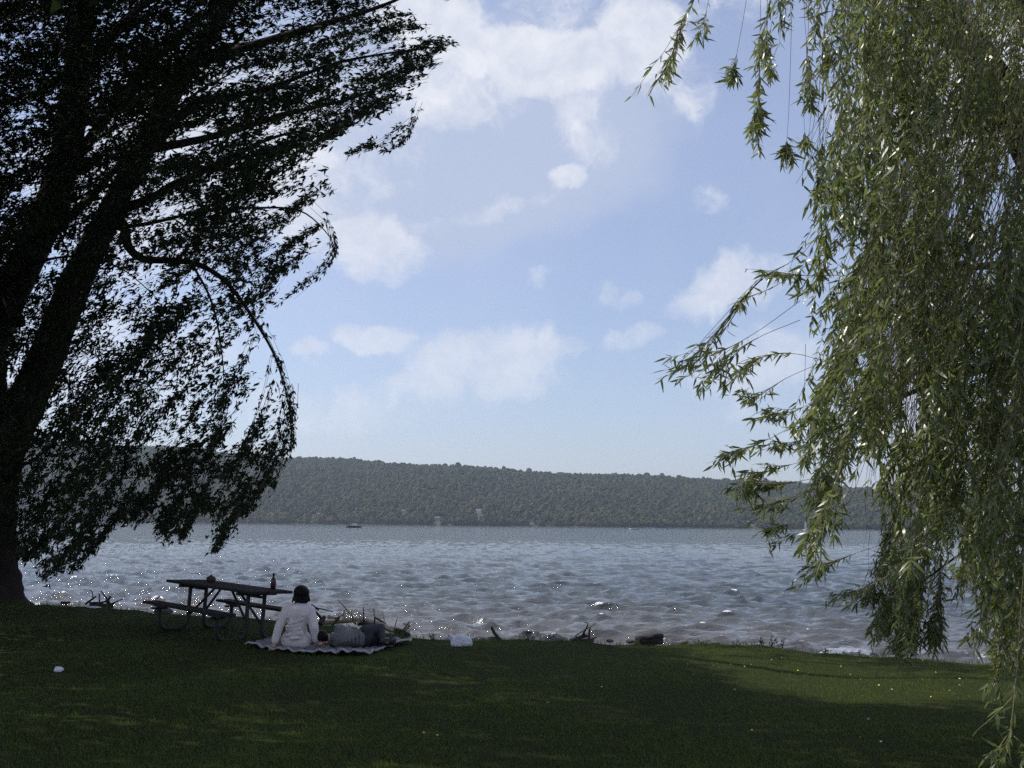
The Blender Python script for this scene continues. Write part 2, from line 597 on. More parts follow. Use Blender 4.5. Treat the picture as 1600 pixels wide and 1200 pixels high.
# lake
ang = np.concatenate([R(1) * np.linspace(-86, -34, 40)[:-1], R(1) * np.linspace(-34, 33, 520), R(1) * np.linspace(33, 88, 40)[1:]])
rr_ = [9.0]
while rr_[-1] < 4000:
    r0_ = rr_[-1]
    rr_.append(r0_ + (.3 if r0_ < 14 else .115 * (r0_ / 20) ** 1.12 if r0_ < 420 else r0_ * .045))
rr_ = np.array(rr_)
AA, RR = np.meshgrid(ang, rr_)
STEP = np.maximum(.115 * (np.maximum(RR, 14) / 20) ** 1.12, RR * .0026)
X, Y = RR * np.sin(AA), RR * np.cos(AA)
Z = np.zeros_like(X)
DX = np.zeros_like(X)
DY = np.zeros_like(X)
steep = np.zeros_like(X)
g = np.random.default_rng(5)
for k in range(84):
    lam = .34 * (1.8 / .34) ** g.random()
    th = R(250) + g.normal(0, .42)                       # travelling left and towards this shore
    kk = 2 * np.pi / lam
    amp = .0102 * lam ** .9 * (.5 + g.random())
    ph = kk * (X * math.cos(th) + Y * math.sin(th)) + g.random() * 6.283
    fade = np.clip(lam / (2.5 * STEP) - .2, 0, 1)       # mesh too coarse far out for short waves
    s_, c_ = np.sin(ph), np.cos(ph)
    Z += amp * fade * c_
    DX -= .95 * amp * fade * math.cos(th) * s_
    DY -= .95 * amp * fade * math.sin(th) * s_
    steep += amp * kk * fade * c_
patch = np.zeros_like(X)
for k in range(10):
    lam = 9 + 40 * g.random()
    th = g.random() * 6.28
    patch += np.sin(2 * np.pi / lam * (X * math.cos(th) + Y * math.sin(th)) + g.random() * 6)
patch /= 3.2
foam = np.clip((steep - .62) * 1.6 + (patch - .75) * .35, 0, 1) * (RR > 18) * np.clip(1.3 - RR / 500, .0, 1)
dsh = Y - shore_y(X)
calm = np.clip(dsh / 3.0, .25, 1)
# the wave that breaks on the right of the lawn and small swash along the bank
br = np.exp(-((Y - 19.9 - .12 * np.sin(X * 2.3)) / .3) ** 2)
bx = np.exp(-((X - 6.5) / 1.1) ** 2) + .5 * np.exp(-((X - 9.2) / .7) ** 2)
Z = Z * calm + .03 * br * np.clip(bx, 0, 1)
foam = np.maximum(foam * (dsh > 2), .86 * np.exp(-((Y - 19.8 - .15 * np.sin(X * 3.1)) / .4) ** 2) * np.clip(bx, 0, 1))
for (px_, py_, hw) in [(405, 893, .9), (390, 890, .5), (868, 884, .5), (1212, 903, .5), (640, 852, 1.0), (1110, 850, 1.1), (300, 905, .3), (745, 972, .25)]:   # whitecaps
    d_ = ray(px_, py_)
    wc = CAM + d_ * ((WATER_Z - CAM[2]) / d_[2])
    foam = np.maximum(foam, .6 * np.exp(-((X - wc[0]) / hw) ** 2 - ((Y - wc[1]) / (hw * .8)) ** 2))
foam = np.maximum(foam, .52 * np.exp(-((dsh - .75 - .2 * np.sin(X * 3)) / .16) ** 2))
shallow = np.clip(1 - (dsh - 3) / 16.0, 0, 1) ** 1.2
far = np.clip((3200 - RR) / 1200, 0, 1)
V = np.stack([X + DX * calm, Y + DY * calm, Z + WATER_Z], -1).reshape(-1, 3)
nr, ncol = X.shape
i, j = np.meshgrid(np.arange(nr - 1), np.arange(ncol - 1), indexing='ij')
q = np.stack([i * ncol + j, (i + 1) * ncol + j, (i + 1) * ncol + j + 1, i * ncol + j + 1], -1).reshape(-1, 4)
keep = (dsh.reshape(-1)[q] > -1.5).any(1)
q = q[keep]
used = np.unique(q)
remap = np.full(len(V), -1)
remap[used] = np.arange(len(used))
me = mesh_np('water', V[used], remap[q], np.full(len(q), 4))
for nm, arr in (('foam', foam), ('shallow', shallow)):
    at_ = me.attributes.new(nm, 'FLOAT', 'POINT')
    at_.data.foreach_set('value', np.ascontiguousarray(arr.reshape(-1)[used], dtype=np.float32))
water = link('water', me, M['water'], smooth=True)
tag(water, 'choppy grey blue lake with small whitecaps', kind='structure')

# far shore
SHORE_D = 1900.0
RIDGE_D = 2750.0


def hill_top(x):
    px = 800 + F * np.asarray(x) / RIDGE_D
    h = np.interp(px, [-1500, -400, 250, 460, 800, 1200, 1390, 2000, 3200], [128, 133, 115, 99, 85, 68, 60, 42, 34])
    h = h + 1.4 * np.sin(px / 37.0) + 1.1 * np.sin(px / 91.0 + 2)
    return h / F * RIDGE_D - 11


def far_shore(x):
    x = np.asarray(x, float)
    return SHORE_D + 14 * np.sin(x / 160) + 8 * np.sin(x / 57 + 1)


def hill_z(x, y):
    s = (y - far_shore(x)) / (RIDGE_D - SHORE_D)
    f = np.where(s < 1, 1 - (1 - np.clip(s, 0, 1)) ** 1.55, 1 - .25 * np.clip(s - 1, 0, 2))
    fold = 1 + .05 * np.sin(x / 140 + s * 4) + .03 * np.sin(x / 61 - s * 6)
    return np.where(s < 0, WATER_Z - .5 + s * 40, WATER_Z + .5 + hill_top(x) * f * np.where(s < 1, fold ** np.clip(1 - s, 0, 1), 1))


hx = np.linspace(-3600, 3600, 241)
hs = np.concatenate([[-.02, 0.0], np.linspace(.005, 1.0, 46), np.linspace(1.1, 2, 8)])
HX, HS = np.meshgrid(hx, hs)
HY = far_shore(HX) + HS * (RIDGE_D - SHORE_D)
V = np.stack([HX, HY, hill_z(HX, HY)], -1).reshape(-1, 3)
nr, ncol = HX.shape
i, j = np.meshgrid(np.arange(nr - 1), np.arange(ncol - 1), indexing='ij')
q = np.stack([i * ncol + j, i * ncol + j + 1, (i + 1) * ncol + j + 1, (i + 1) * ncol + j], -1).reshape(-1, 4)
hill = link('hill', mesh_np('hill', V, q, np.full(len(q), 4)), M['hill'], smooth=True)
tag(hill, 'long wooded hillside across the lake, lower to the right', kind='structure')


def on_hill(px, py):
    d = ray(px, py)
    s = np.linspace(1850, 3000, 4000)
    P = CAM + d[None] * s[:, None]
    k = np.argmax(P[:, 2] < hill_z(P[:, 0], P[:, 1]))
    return P[k]


HOUSES = [(748, 801, 11, 'white_paint', 'bright white house with a grey roof on the wooded slope, brightest of the far houses'),
          (683, 812, 9, 'house_b', 'low pale house among trees just above the far waterline, below the bright white one'),
          (631, 801, 9, 'house_b', 'pale grey cottage in a gap of the far woods above the motor boat'),
          (497, 805, 7, 'house_c', 'small tan cottage among far trees, left of the dark motor boat'),
          (558, 797, 7, 'house_c', 'dim brownish cabin high in the trees directly above the dark motor boat'),
          (830, 814, 7, 'house_b', 'tiny pale cabin at the far waterline near the middle of the hill'),
          (1168, 818, 8, 'house_b', 'small pale boathouse at the far waterline below the right willow sprays')]
M['house_b'] = simple('pale_siding', (.48, .47, .45), .8, .1, 1.0)
M['house_c'] = simple('tan_siding', (.3, .25, .2), .8, .1, 1.0)
house_pos = [on_hill(p[0], p[1]) for p in HOUSES]

# woods: points on the slope carrying lumpy crowns
NP = 36000
g = np.random.default_rng(3)
tx = g.uniform(-2400, 2400, NP * 2)
ts = g.random(NP * 2) ** 1.0 * 1.12
ty = far_shore(tx) + 4 + ts * (RIDGE_D - SHORE_D)
front_x = g.uniform(-2400, 2400, 900)
tx = np.concatenate([tx, front_x])
ty = np.concatenate([ty, far_shore(front_x) + 3 + g.random(900) * 6])
ok = np.abs(tx) < ty * .70
for (hp, H) in zip(house_pos, HOUSES):
    ok &= ~((np.abs(tx - hp[0]) < H[2] * .8 + 3) & (ty < hp[1] + 9) & (ty > hp[1] - 60))
tx, ty = tx[ok], ty[ok]
tz = hill_z(tx, ty)
tsz = g.uniform(2.8, 7.2, len(tx)) * np.where(g.random(len(tx)) > .97, 1.35, 1)
pts = bpy.data.meshes.new('woods')
pts.vertices.add(len(tx))
pts.vertices.foreach_set('co', np.stack([tx, ty, tz + tsz * .75], -1).astype(np.float32).ravel())
a_ = pts.attributes.new('size', 'FLOAT', 'POINT')
a_.data.foreach_set('value', tsz.astype(np.float32))
woods = link('woods', pts)
tag(woods, 'far-off wood of green and rusty trees covering the hillside', 'woods', kind='stuff')


def crown_mesh(seed):
    bm = bmesh.new()
    bmesh.ops.create_icosphere(bm, subdivisions=3, radius=1)
    g_ = random.Random(seed)
    lobes = [(Vector((g_.gauss(0, 1), g_.gauss(0, 1), g_.gauss(.3, .8))).normalized(), g_.uniform(.1, .4)) for _ in range(16)]
    tall = g_.uniform(.95, 1.45)
    for v in bm.verts:
        n = v.co.normalized()
        r = .70 + g_.uniform(-.17, .17)
        for d, a in lobes:
            r += a * max(0, (n.dot(d) - .72) / .28) ** 1.4
        v.co = n * r
        v.co.z *= tall
    me_ = bm_mesh('wood_crown', bm)
    me_.materials.append(M['woods'])
    return me_


ng = bpy.data.node_groups.new('woods_scatter', 'GeometryNodeTree')
ng.interface.new_socket('Geometry', in_out='INPUT', socket_type='NodeSocketGeometry')
ng.interface.new_socket('Geometry', in_out='OUTPUT', socket_type='NodeSocketGeometry')
gi = ng.nodes.new('NodeGroupInput')
go = ng.nodes.new('NodeGroupOutput')
iop = ng.nodes.new('GeometryNodeInstanceOnPoints')
jg = ng.nodes.new('GeometryNodeJoinGeometry')
for k in range(6):
    src = bpy.data.objects.new('wood_crown', crown_mesh(k))
    oi = ng.nodes.new('GeometryNodeObjectInfo')
    oi.inputs['Object'].default_value = src
    oi.inputs['As Instance'].default_value = True
    ng.links.new(oi.outputs['Geometry'], jg.inputs[0])
na = ng.nodes.new('GeometryNodeInputNamedAttribute')
na.data_type = 'FLOAT'
na.inputs['Name'].default_value = 'size'
rv = ng.nodes.new('FunctionNodeRandomValue')
rv.data_type = 'FLOAT_VECTOR'
rv.inputs[0].default_value = (-.15, -.15, 0)
rv.inputs[1].default_value = (.15, .15, 6.28)
ng.links.new(gi.outputs[0], iop.inputs['Points'])
ng.links.new(jg.outputs[0], iop.inputs['Instance'])
iop.inputs['Pick Instance'].default_value = True
ng.links.new(rv.outputs[0], iop.inputs['Rotation'])
ng.links.new(na.outputs[0], iop.inputs['Scale'])
ng.links.new(iop.outputs[0], go.inputs[0])
md = woods.modifiers.new('scatter', 'NODES')
md.node_group = ng


def house(pos, wdt, wall_mat, label):
    r = thing('lake_house', Vector(pos), label, 'house', 'houses on the far shore')
    hgt, dep = wdt * .42, wdt * .7
    link('wall', bm_mesh('wall', box_bm(wdt, dep, hgt + 3, (0, 0, hgt / 2 - 1.5))), wall_mat, r)
    bm = bmesh.new()
    e = .5
    v = [bm.verts.new(p) for p in ((-wdt / 2 - e, -dep / 2 - e, hgt), (wdt / 2 + e, -dep / 2 - e, hgt), (wdt / 2 + e, dep / 2 + e, hgt),
                                   (-wdt / 2 - e, dep / 2 + e, hgt), (-wdt / 2 - e, 0, hgt * 1.55), (wdt / 2 + e, 0, hgt * 1.55))]
    for f_ in ((0, 1, 5, 4), (2, 3, 4, 5), (0, 4, 3), (1, 2, 5), (3, 2, 1, 0)):
        bm.faces.new([v[k] for k in f_])
    rf = link('roof', bm_mesh('roof', bm), M['house_roof'], r)
    link('chimney', bm_mesh('chimney', box_bm(.8, .8, 1.8, (wdt * .22, .8, hgt * 1.6))), M['house_roof'], rf)
    for k in (-.32, 0, .32):
        if k == 0:
            link('door', bm_mesh('door', box_bm(1.2, .12, 2.1, (0, -dep / 2 - .05, 1.1))), M['house_roof'], r)
        else:
            link('window', bm_mesh('window', box_bm(1.5, .12, 1.3, (k * wdt, -dep / 2 - .05, hgt * .55))), M['pane'], r)


for hp, H in zip(house_pos, HOUSES):
    house(hp, H[2], M[H[3]], H[4])


# boats
def boat_hull(L, Wd, Hh, name, mat, parent):
    st = np.linspace(0, 1, 11)
    rows = []
    for s in st:
        wv = Wd / 2 * (1 - max(0, (s - .45) / .55) ** 2.2)
        x = (s - .5) * L
        shear = .18 * Hh * s * s
        rows.append([(x, -wv, Hh + shear), (x + .03 * L * s, -wv * .82, Hh * .35), (x, 0, -.25), (x + .03 * L * s, wv * .82, Hh * .35), (x, wv, Hh + shear)])
    V_ = np.array(rows).reshape(-1, 3)
    q_ = []
    for a in range(10):
        for b_ in range(4):
            q_.append((a * 5 + b_, (a + 1) * 5 + b_, (a + 1) * 5 + b_ + 1, a * 5 + b_ + 1))
        q_.append((a * 5, a * 5 + 4, (a + 1) * 5 + 4, (a + 1) * 5))
    q_.append((0, 1, 2, 3))
    q_.append((0, 3, 4, 0)[:3] + (4,)) if False else None
    q_ = [f_ for f_ in q_ if f_]
    me_ = bpy.data.meshes.new(name)
    me_.from_pydata([tuple(v) for v in V_], [], q_ + [(0, 3, 4)])
    me_.update()
    return link(name, me_, mat, parent)


P = at(553, 823.5, 1)
d = ray(553, 824.5)
bp = CAM + d * ((WATER_Z - CAM[2]) / d[2])
bt = thing('motor_boat', Vector(bp), 'dark hulled motor boat with white cabin far out on the lake', 'boat', rz=R(176))
boat_hull(8.2, 2.5, 1.0, 'hull', M['hull_dark'], bt)
cb = link('cabin', bm_mesh('cabin', box_bm(3.0, 1.9, 1.1, (.2, 0, 1.55), .12)), M['white_paint'], bt)
for s in (-1, 1):
    link('window', bm_mesh('window', box_bm(2.2, .04, .4, (.2, .96 * s, 1.75))), M['pane'], cb)
link('canopy', bm_mesh('canopy', box_bm(1.7, 1.9, .12, (2.2 * -1 + 4.1, 0, 2.25), .04)), M['canopy_red'], bt)
for sx in (1.2, 2.6):
    for sy in (-.85, .85):
        link('post', tube_mesh('post', [(sx, sy, 1.0), (sx, sy, 2.2)], [.04, .04], sides=6), M['steel'], bt)
link('rail', tube_mesh('rail', [(-3.6, 0, 1.75), (-2.6, .7, 1.7), (-1.4, .95, 1.65)], [.03, .03], sides=5, n=8), M['steel'], bt)

for (px, py, L_, rz, lab) in [(1017, 825.2, 8, 8, 'white speedboat with a small wake beyond the middle of the lake'),
                              (990, 826.5, 6, 176, 'small low white boat just left of the white speedboat')]:
    d = ray(px, py + 1.2)
    bp = CAM + d * ((WATER_Z - CAM[2]) / d[2])
    r = thing('speedboat', Vector(bp), lab, 'boat', rz=R(rz))
    boat_hull(L_, 2.2, .9, 'hull', M['white_paint'], r)
    link('windscreen', bm_mesh('windscreen', box_bm(.12, 1.7, .55, (.6, 0, 1.15), rot=Matrix.Rotation(R(-25), 3, 'Y'))), M['pane'], r)
    link('motor', bm_mesh('motor', box_bm(.5, .5, 1.0, (-L_ / 2 - .2, 0, .7), .1)), M['hull_dark'], r)
d = ray(1259, 828.4)
bp = CAM + d * ((WATER_Z - CAM[2]) / d[2])
if bp[1] > 1500:
    bp = CAM + d * (1200 / d[1])
bp[2] = WATER_Z
r = thing('sailboat', Vector(bp), 'white sailboat far off beside the right willow sprays', 'boat', rz=R(50))
boat_hull(8, 2.4, .9, 'hull', M['white_paint'], r)
link('mast', tube_mesh('mast', [(.6, 0, .8), (.6, 0, 10.5)], [.07, .05], sides=6), M['steel'], r)


def sail(name, a, b_, c_, belly, parent):
    n = 7
    V_, q_ = [], []
    a, b_, c_ = map(np.array, (a, b_, c_))
    for i_ in range(n):
        for j_ in range(n):
            u, v_ = i_ / (n - 1), j_ / (n - 1)
            p = a * (1 - u) + (b_ * (1 - v_) + c_ * v_) * u
            p = p + np.array([0, belly * math.sin(math.pi * u) * math.sin(math.pi * v_), 0])
            V_.append(tuple(p))
    for i_ in range(n - 1):
        for j_ in range(n - 1):
            q_.append((i_ * n + j_, (i_ + 1) * n + j_, (i_ + 1) * n + j_ + 1, i_ * n + j_ + 1))
    me_ = bpy.data.meshes.new(name)
    me_.from_pydata(V_, [], q_)
    me_.update()
    o = link(name, me_, M['sail'], parent, smooth=True)
    so_ = o.modifiers.new('thick', 'SOLIDIFY')
    so_.thickness = .03


sail('mainsail', (.5, 0, 10.2), (.5, 0, 1.7), (-3.4, 0, 1.7), .5, r)
sail('jib', (.7, 0, 9.0), (.8, 0, 1.3), (3.9, 0, 1.1), .4, r)
# ------------------------------------------------------------------ foliage builders
def leaves_mesh(name, base, direc, nrm, length, width, detail=True, curl=None):
    """lanceolate leaves: base points, unit directions, face normals, lengths, widths"""
    n = len(base)
    side = unit(np.cross(direc, nrm))
    nn = np.cross(side, direc)
    L = length[:, None]
    W = width[:, None]
    cu = (np.zeros(n) if curl is None else curl)[:, None] * L
    if detail:
        prof = [(0, 0, 0), (.3, -.5, .05), (.3, .5, .05), (.66, -.36, .02), (.66, .36, .02), (1, 0, -.0)]
        V_ = np.stack([base + direc * L * s + side * W * w_ + nn * (W * abs(w_) * .35 - cu * s * s) for s, w_, _ in prof], 1).reshape(-1, 3)
        o = (np.arange(n) * 6)[:, None]
        lp = np.concatenate([o + [0, 2, 1], o + [1, 2, 4, 3], o + [3, 4, 5]], 1)
        return mesh_np(name, V_, lp, np.tile([3, 4, 3], n))
    prof = [(0, 0), (.4, -.5), (.4, .5), (1, 0)]
    V_ = np.stack([base + direc * L * s + side * W * w_ + nn * (W * abs(w_) * .4 - cu * s * s) for s, w_ in prof], 1).reshape(-1, 3)
    o = (np.arange(n) * 4)[:, None]
    return mesh_np(name, V_, np.concatenate([o + [0, 2, 1], o + [1, 2, 3]], 1), np.full(2 * n, 3))


def twigs_np(paths, r0, r1, sides=3):
    """many thin tubes at once; paths (n, k, 3)"""
    n, k, _ = paths.shape
    T = unit(np.gradient(paths, axis=1))
    N = unit(np.cross(T, np.array([.31, .87, .38])))
    B = np.cross(T, N)
    a = np.linspace(0, 2 * np.pi, sides, endpoint=False)
    rad = np.linspace(0, 1, k)[None, :, None, None]
    r0 = np.broadcast_to(np.asarray(r0, float), (n,))[:, None, None, None]
    rad = r0 * (1 - rad) + r1 * rad
    V_ = paths[:, :, None] + rad * (np.cos(a)[None, None, :, None] * N[:, :, None] + np.sin(a)[None, None, :, None] * B[:, :, None])
    o = (np.arange(n) * k * sides)[:, None, None]
    i_ = (np.arange(k - 1) * sides)[None, :, None]
    j_ = np.arange(sides)[None, None]
    j2 = (j_ + 1) % sides
    q_ = np.stack([o + i_ + j_, o + i_ + j2, o + i_ + sides + j2, o + i_ + sides + j_], -1).reshape(-1, 4)
    return V_.reshape(-1, 3), q_.ravel(), np.full(len(q_), 4)


def pick_on_paths(paths, idx, u):
    """points and tangents at parameter u (0..1) along the chosen paths"""
    k = paths.shape[1]
    f = u * (k - 1)
    i_ = np.minimum(f.astype(int), k - 2)
    w_ = (f - i_)[:, None]
    a, b_ = paths[idx, i_], paths[idx, i_ + 1]
    return a * (1 - w_) + b_ * w_, unit(b_ - a)


def limb(parent, pts, rad, mat, name='limb', sides=9, n=26, wob=.12, seed=0):
    me_ = tube_mesh(name, pts, rad, sides=sides, n=n, wob=wob, seed=seed)
    return link(name, me_, mat, parent, smooth=True)


# ------------------------------------------------------------------ left willow, wind in its crown
g = np.random.default_rng(21)
TY = 21.0
tb = at(-48, 945, TY)
tb[2] = float(ground_z(tb[0], tb[1]))
lw = thing('willow_tree', Vector(tb), 'huge dark willow on the left, its hanging boughs blown leftwards by wind', 'tree')
lw_inv = np.array(tb)


def lpx(pts, Y=TY):
    """pixel path at a depth -> points relative to the left willow's foot"""
    out = []
    for p in pts:
        out.append(at(p[0], p[1], p[2] if len(p) > 2 else Y) - lw_inv)
    return np.array(out)


trunk_pts = lpx([(-62, 975), (-60, 940), (-54, 900), (-50, 850), (-46, 790), (-38, 730), (-26, 680), (-30, 620), (-22, 560)])
limb(lw, trunk_pts, [1.55, 1.22, 1.0, .9, .84, .80, .70, .5, .4], M['bark'], 'trunk', 22, 40, .07, 1)
limb(lw, lpx([(-20, 770), (8, 690), (42, 625), (92, 505), (132, 408), (164, 345), (212, 255), (268, 150), (330, 50), (392, -50), (450, -150)]),
     [.5, .44, .38, .34, .3, .26, .22, .18, .15, .12, .08], M['bark'], 'limb', 14, 50, .1, 2)
limb(lw, lpx([(-40, 700), (-30, 590), (-4, 505), (44, 405), (92, 290), (118, 150), (128, 10), (150, -140), (180, -260)], TY + .6),
     [.5, .42, .38, .36, .34, .3, .26, .2, .12], M['bark'], 'limb', 14, 50, .1, 3)
limb(lw, lpx([(-45, 660), (-90, 480), (-120, 300), (-140, 100), (-160, -80), (-150, -220)], TY - .5), [.5, .42, .36, .3, .22, .12], M['bark'], 'limb', 12, 40, .1, 4)
limb(lw, lpx([(170, 330), (192, 350), (200, 385), (222, 404), (262, 407), (306, 412), (350, 438), (388, 486), (424, 545), (441, 592), (452, 640), (456, 700)], TY - 1.2),
     [.10, .095, .09, .08, .07, .06, .048, .036, .026, .018, .012, .006], M['bark'], 'limb', 8, 60, .1, 5)
BR = [([(178, 332), (235, 310), (275, 286), (330, 262), (400, 225), (470, 205), (525, 214)], .11, TY - .6),
      ([(205, 265), (262, 205), (300, 162), (372, 148), (440, 130), (520, 100), (600, 84), (680, 74)], .10, TY - 1.0),
      ([(225, 235), (330, 214), (450, 178), (560, 150), (650, 108)], .11, TY + .5),
      ([(300, 100), (392, 72), (500, 40), (600, 8), (680, -30)], .13, TY - 2.0),
      ([(110, 260), (200, 140), (300, 40), (420, -50), (540, -110)], .12, TY - 3.0),
      ([(120, 120), (210, 20), (300, -60), (420, -130)], .15, TY + 2),
      ([(88, 360), (150, 300), (215, 225), (300, 150), (370, 110)], .12, TY + 2.2),
      ([(30, 505), (-20, 400), (-80, 330), (-200, 260)], .16, TY + 1.0),
      ([(128, 30), (160, -60), (260, -160), (420, -230), (560, -240)], .2, TY - 4),
      ([(155, 360), (230, 350), (320, 330), (400, 325), (470, 330), (515, 370), (522, 400)], .045, TY - 1.5),
      ([(-30, 560), (-10, 480), (40, 420), (120, 400), (190, 420), (250, 470)], .05, TY - 2.6),
      ([(300, 412), (330, 470), (345, 540), (350, 610), (345, 680)], .03, TY - 1.4)]
for k, (pp, r0, yy) in enumerate(BR):
    a = lpx(pp, yy)
    a[0] = lpx([pp[0]], TY)[0]
    if len(a) > 3:
        a[1] = a[1] * .6 + lpx([pp[1]], TY)[0] * .4
    limb(lw, a, [r0, r0 * .8, r0 * .6, r0 * .42, r0 * .25, r0 * .12], M['bark'], 'limb', 7, 30, .12, 10 + k)

LPOLY = [(-900, -900), (900, -900), (760, -300), (660, -60), (640, 5), (672, 28), (694, 52), (712, 72), (690, 96), (676, 112), (655, 150), (642, 178), (600, 180), (548, 196),
         (522, 215), (523, 262), (518, 292), (498, 318), (512, 345), (519, 372), (508, 392), (482, 398), (470, 425), (432, 470), (402, 498),
         (432, 548), (446, 596), (460, 636), (456, 706), (430, 752), (398, 790), (372, 800), (362, 830), (334, 866), (330, 842), (344, 800),
         (300, 800), (285, 848), (272, 852), (246, 838), (240, 806), (206, 815), (168, 815), (150, 850), (120, 872), (112, 892), (86, 892), (66, 905), (60, 876),
         (34, 872), (30, 840), (-60, 830), (-250, 860), (-500, 700), (-900, 500)]


def wind_dir(py):
    """image-plane direction of the blown boughs (right, up) against height in the photo"""
    a = np.interp(py, [-300, 0, 120, 260, 420, 560, 700, 880], [14, 20, 26, 33, 43, 52, 60, 62])
    return np.radians(a)


# boughs: groups of strands that hang together, blown to the left
NB = 1750
ax = g.uniform(-330, 740, NB * 3)
ay = g.uniform(-260, 860, NB * 3)
okb = inside(LPOLY, ax, ay) & (g.random(len(ax)) < np.interp(ay, [200, 420, 900], [1, .62, .72]))
ax, ay = ax[okb][:NB], ay[okb][:NB]
NB = len(ax)
aY = TY + g.normal(-1.0, 2.4, NB)
SUNNY = [(1040, 985), (1200, 1000), (1700, 1030), (1700, 1092), (1500, 1104), (1330, 1090), (1190, 1066), (1080, 1030)]

SUNNY2 = [(485, 955), (650, 958), (665, 994), (600, 992), (485, 974)]


def lands(P_):
    """photo position of the shadow a point throws on the lawn"""
    return proj(P_ - np.array(SUN) * ((P_[:, 2] + .15) / SUN.z)[:, None])


# boughs stand at depths that leave the strip of lawn on the right in the sun
A0 = at(ax, ay, aY)
th0 = wind_dir(ay)
done = np.zeros(NB, bool)
bestY = aY.copy()
for kf in (1, .94, .88, .8, 1.07, .73, 1.13, .67, 1.2, 1.3):
    Yk = aY * kf
    Pk = at(ax, ay, Yk)
    bad = np.zeros(NB, bool)
    for s_ in (0, .5, 1.0):
        qx_, qy_ = lands(Pk + s_ * np.stack([-np.cos(th0), 0 * th0, -np.sin(th0)], -1))
        bad |= inside(SUNNY, qx_, qy_) | inside(SUNNY2, qx_, qy_)
    new = ~bad & ~done
    bestY[new] = Yk[new]
    done |= new
print('boughs still over the sunny strip', (~done).sum())
aY = bestY
# extra crown above and in front of the picture, added to shade the lawn
NE = 620
ex = g.uniform(-14, 0.0, NE * 4)
ey = g.uniform(6.5, 27, NE * 4)
ez = g.uniform(5, 15.5, NE * 4)
oke = ((ex + 8.5) / 8.6) ** 2 + ((ey - 16.5) / 10.3) ** 2 + ((ez - 8) / 7.5) ** 2 < 1
qx, qy = proj(np.stack([ex, ey, ez], -1))
oke &= (qy < -15) | (qx < -60)
# added boughs that would shade the other willow are left out to keep it lit
for zt in (2.5, 4.0, 5.5, 7.0):
    k_ = (ez - zt) / SUN.z
    lx_, ly_ = ex - SUN.x * k_, ey - SUN.y * k_
    oke &= ~((lx_ > 1.5) & (lx_ < 5.5) & (ly_ > 4.4) & (ly_ < 8.0) & (ez > zt))
EXT = np.stack([ex, ey, ez], -1)[oke][:NE]
anchor = np.vstack([at(ax, ay, aY), EXT])
nb_all = len(anchor)
is_ext = np.arange(nb_all) >= NB
_, apy = proj(anchor)
thb = wind_dir(np.where(is_ext, np.clip(apy, -300, 300), apy)) + g.normal(0, .10, nb_all)
SP = np.where(is_ext, 15, 12)
bi = np.repeat(np.arange(nb_all), SP)
ns = len(bi)
s_ext = is_ext[bi]
tb_ = thb[bi]
al = g.uniform(-.1, 1.75, ns)
across = g.normal(0, .055, ns)
sa = anchor[bi] + np.stack([-np.cos(tb_) * al + np.sin(tb_) * across, g.normal(0, .15, ns), -np.sin(tb_) * al - np.cos(tb_) * across], -1)
sa = np.where(s_ext[:, None], anchor[bi] + g.normal(0, .42, (ns, 3)), sa)
sth = tb_ + g.normal(0, .11, ns)
Ls = g.uniform(.4, 1.1, ns) * np.where(s_ext, 1.2, 1)
K = 6
u = np.linspace(0, 1, K)
th = sth[:, None] + np.linspace(-.28, .22, K)[None] * g.uniform(.5, 1.6, ns)[:, None]
step = (Ls / (K - 1))[:, None]
dirs = np.stack([-np.cos(th), g.normal(0, .16, ns)[:, None] * np.ones((1, K)), -np.sin(th)], -1)
sp = sa[:, None] + np.concatenate([np.zeros((ns, 1, 3)), np.cumsum(dirs[:, :-1] * step[..., None], 1)], 1)
LSPRAY = [([(388, 486), (424, 545), (441, 592), (452, 640), (456, 700)], 5), ([(424, 545), (446, 600), (458, 650), (452, 720)], 5),
          ([(430, 555), (418, 610), (396, 670), (372, 720)], 9), ([(445, 600), (438, 660), (416, 720), (400, 770)], 9), ([(400, 500), (380, 560), (350, 610), (330, 650)], 9),
          ([(490, 315), (514, 340), (526, 385), (505, 415), (470, 445), (434, 474)], 6), ([(515, 350), (522, 395), (490, 435), (460, 462)], 4),
          ([(640, 185), (600, 215), (570, 228), (546, 240)], 9), ([(655, 165), (640, 205), (622, 228), (592, 242)], 6),
          ([(690, 66), (640, 80), (570, 112)], 14),
          ([(672, 40), (620, 44), (550, 66)], 14),
          ([(650, 20), (600, 26), (530, 50)], 12),
          ([(690, 92), (630, 110), (560, 140)], 14),
          ([(668, 118), (620, 130), (550, 160)], 14),
          ([(650, 150), (600, 160), (530, 190)], 12),
          ([(700, 74), (660, 92), (600, 120)], 12),
          ([(560, 180), (520, 205), (460, 240)], 12),
          ([(515, 290), (480, 310), (430, 345)], 12),
          ([(508, 350), (470, 370), (420, 410)], 12),
          ([(480, 395), (440, 425), (400, 470)], 10),
          ([(650, 60), (690, 66), (710, 72)], 5), ([(420, 690), (395, 750), (360, 815), (332, 866)], 16), ([(440, 660), (420, 730), (390, 790), (368, 806)], 14),
          ([(340, 690), (320, 760), (296, 815), (278, 850)], 18), ([(310, 690), (290, 760), (262, 815), (246, 836)], 16), ([(270, 700), (240, 770), (206, 816)], 16),
          ([(220, 740), (180, 810), (140, 862), (112, 892)], 20), ([(180, 750), (140, 820), (100, 870), (68, 906)], 20), ([(130, 760), (90, 820), (50, 860), (34, 870)], 18),
          ([(455, 600), (452, 660), (432, 740), (420, 760)], 12), ([(360, 600), (340, 680), (310, 740)], 14), ([(250, 600), (210, 690), (180, 760)], 14)]
add_sp, add_bi = [], []
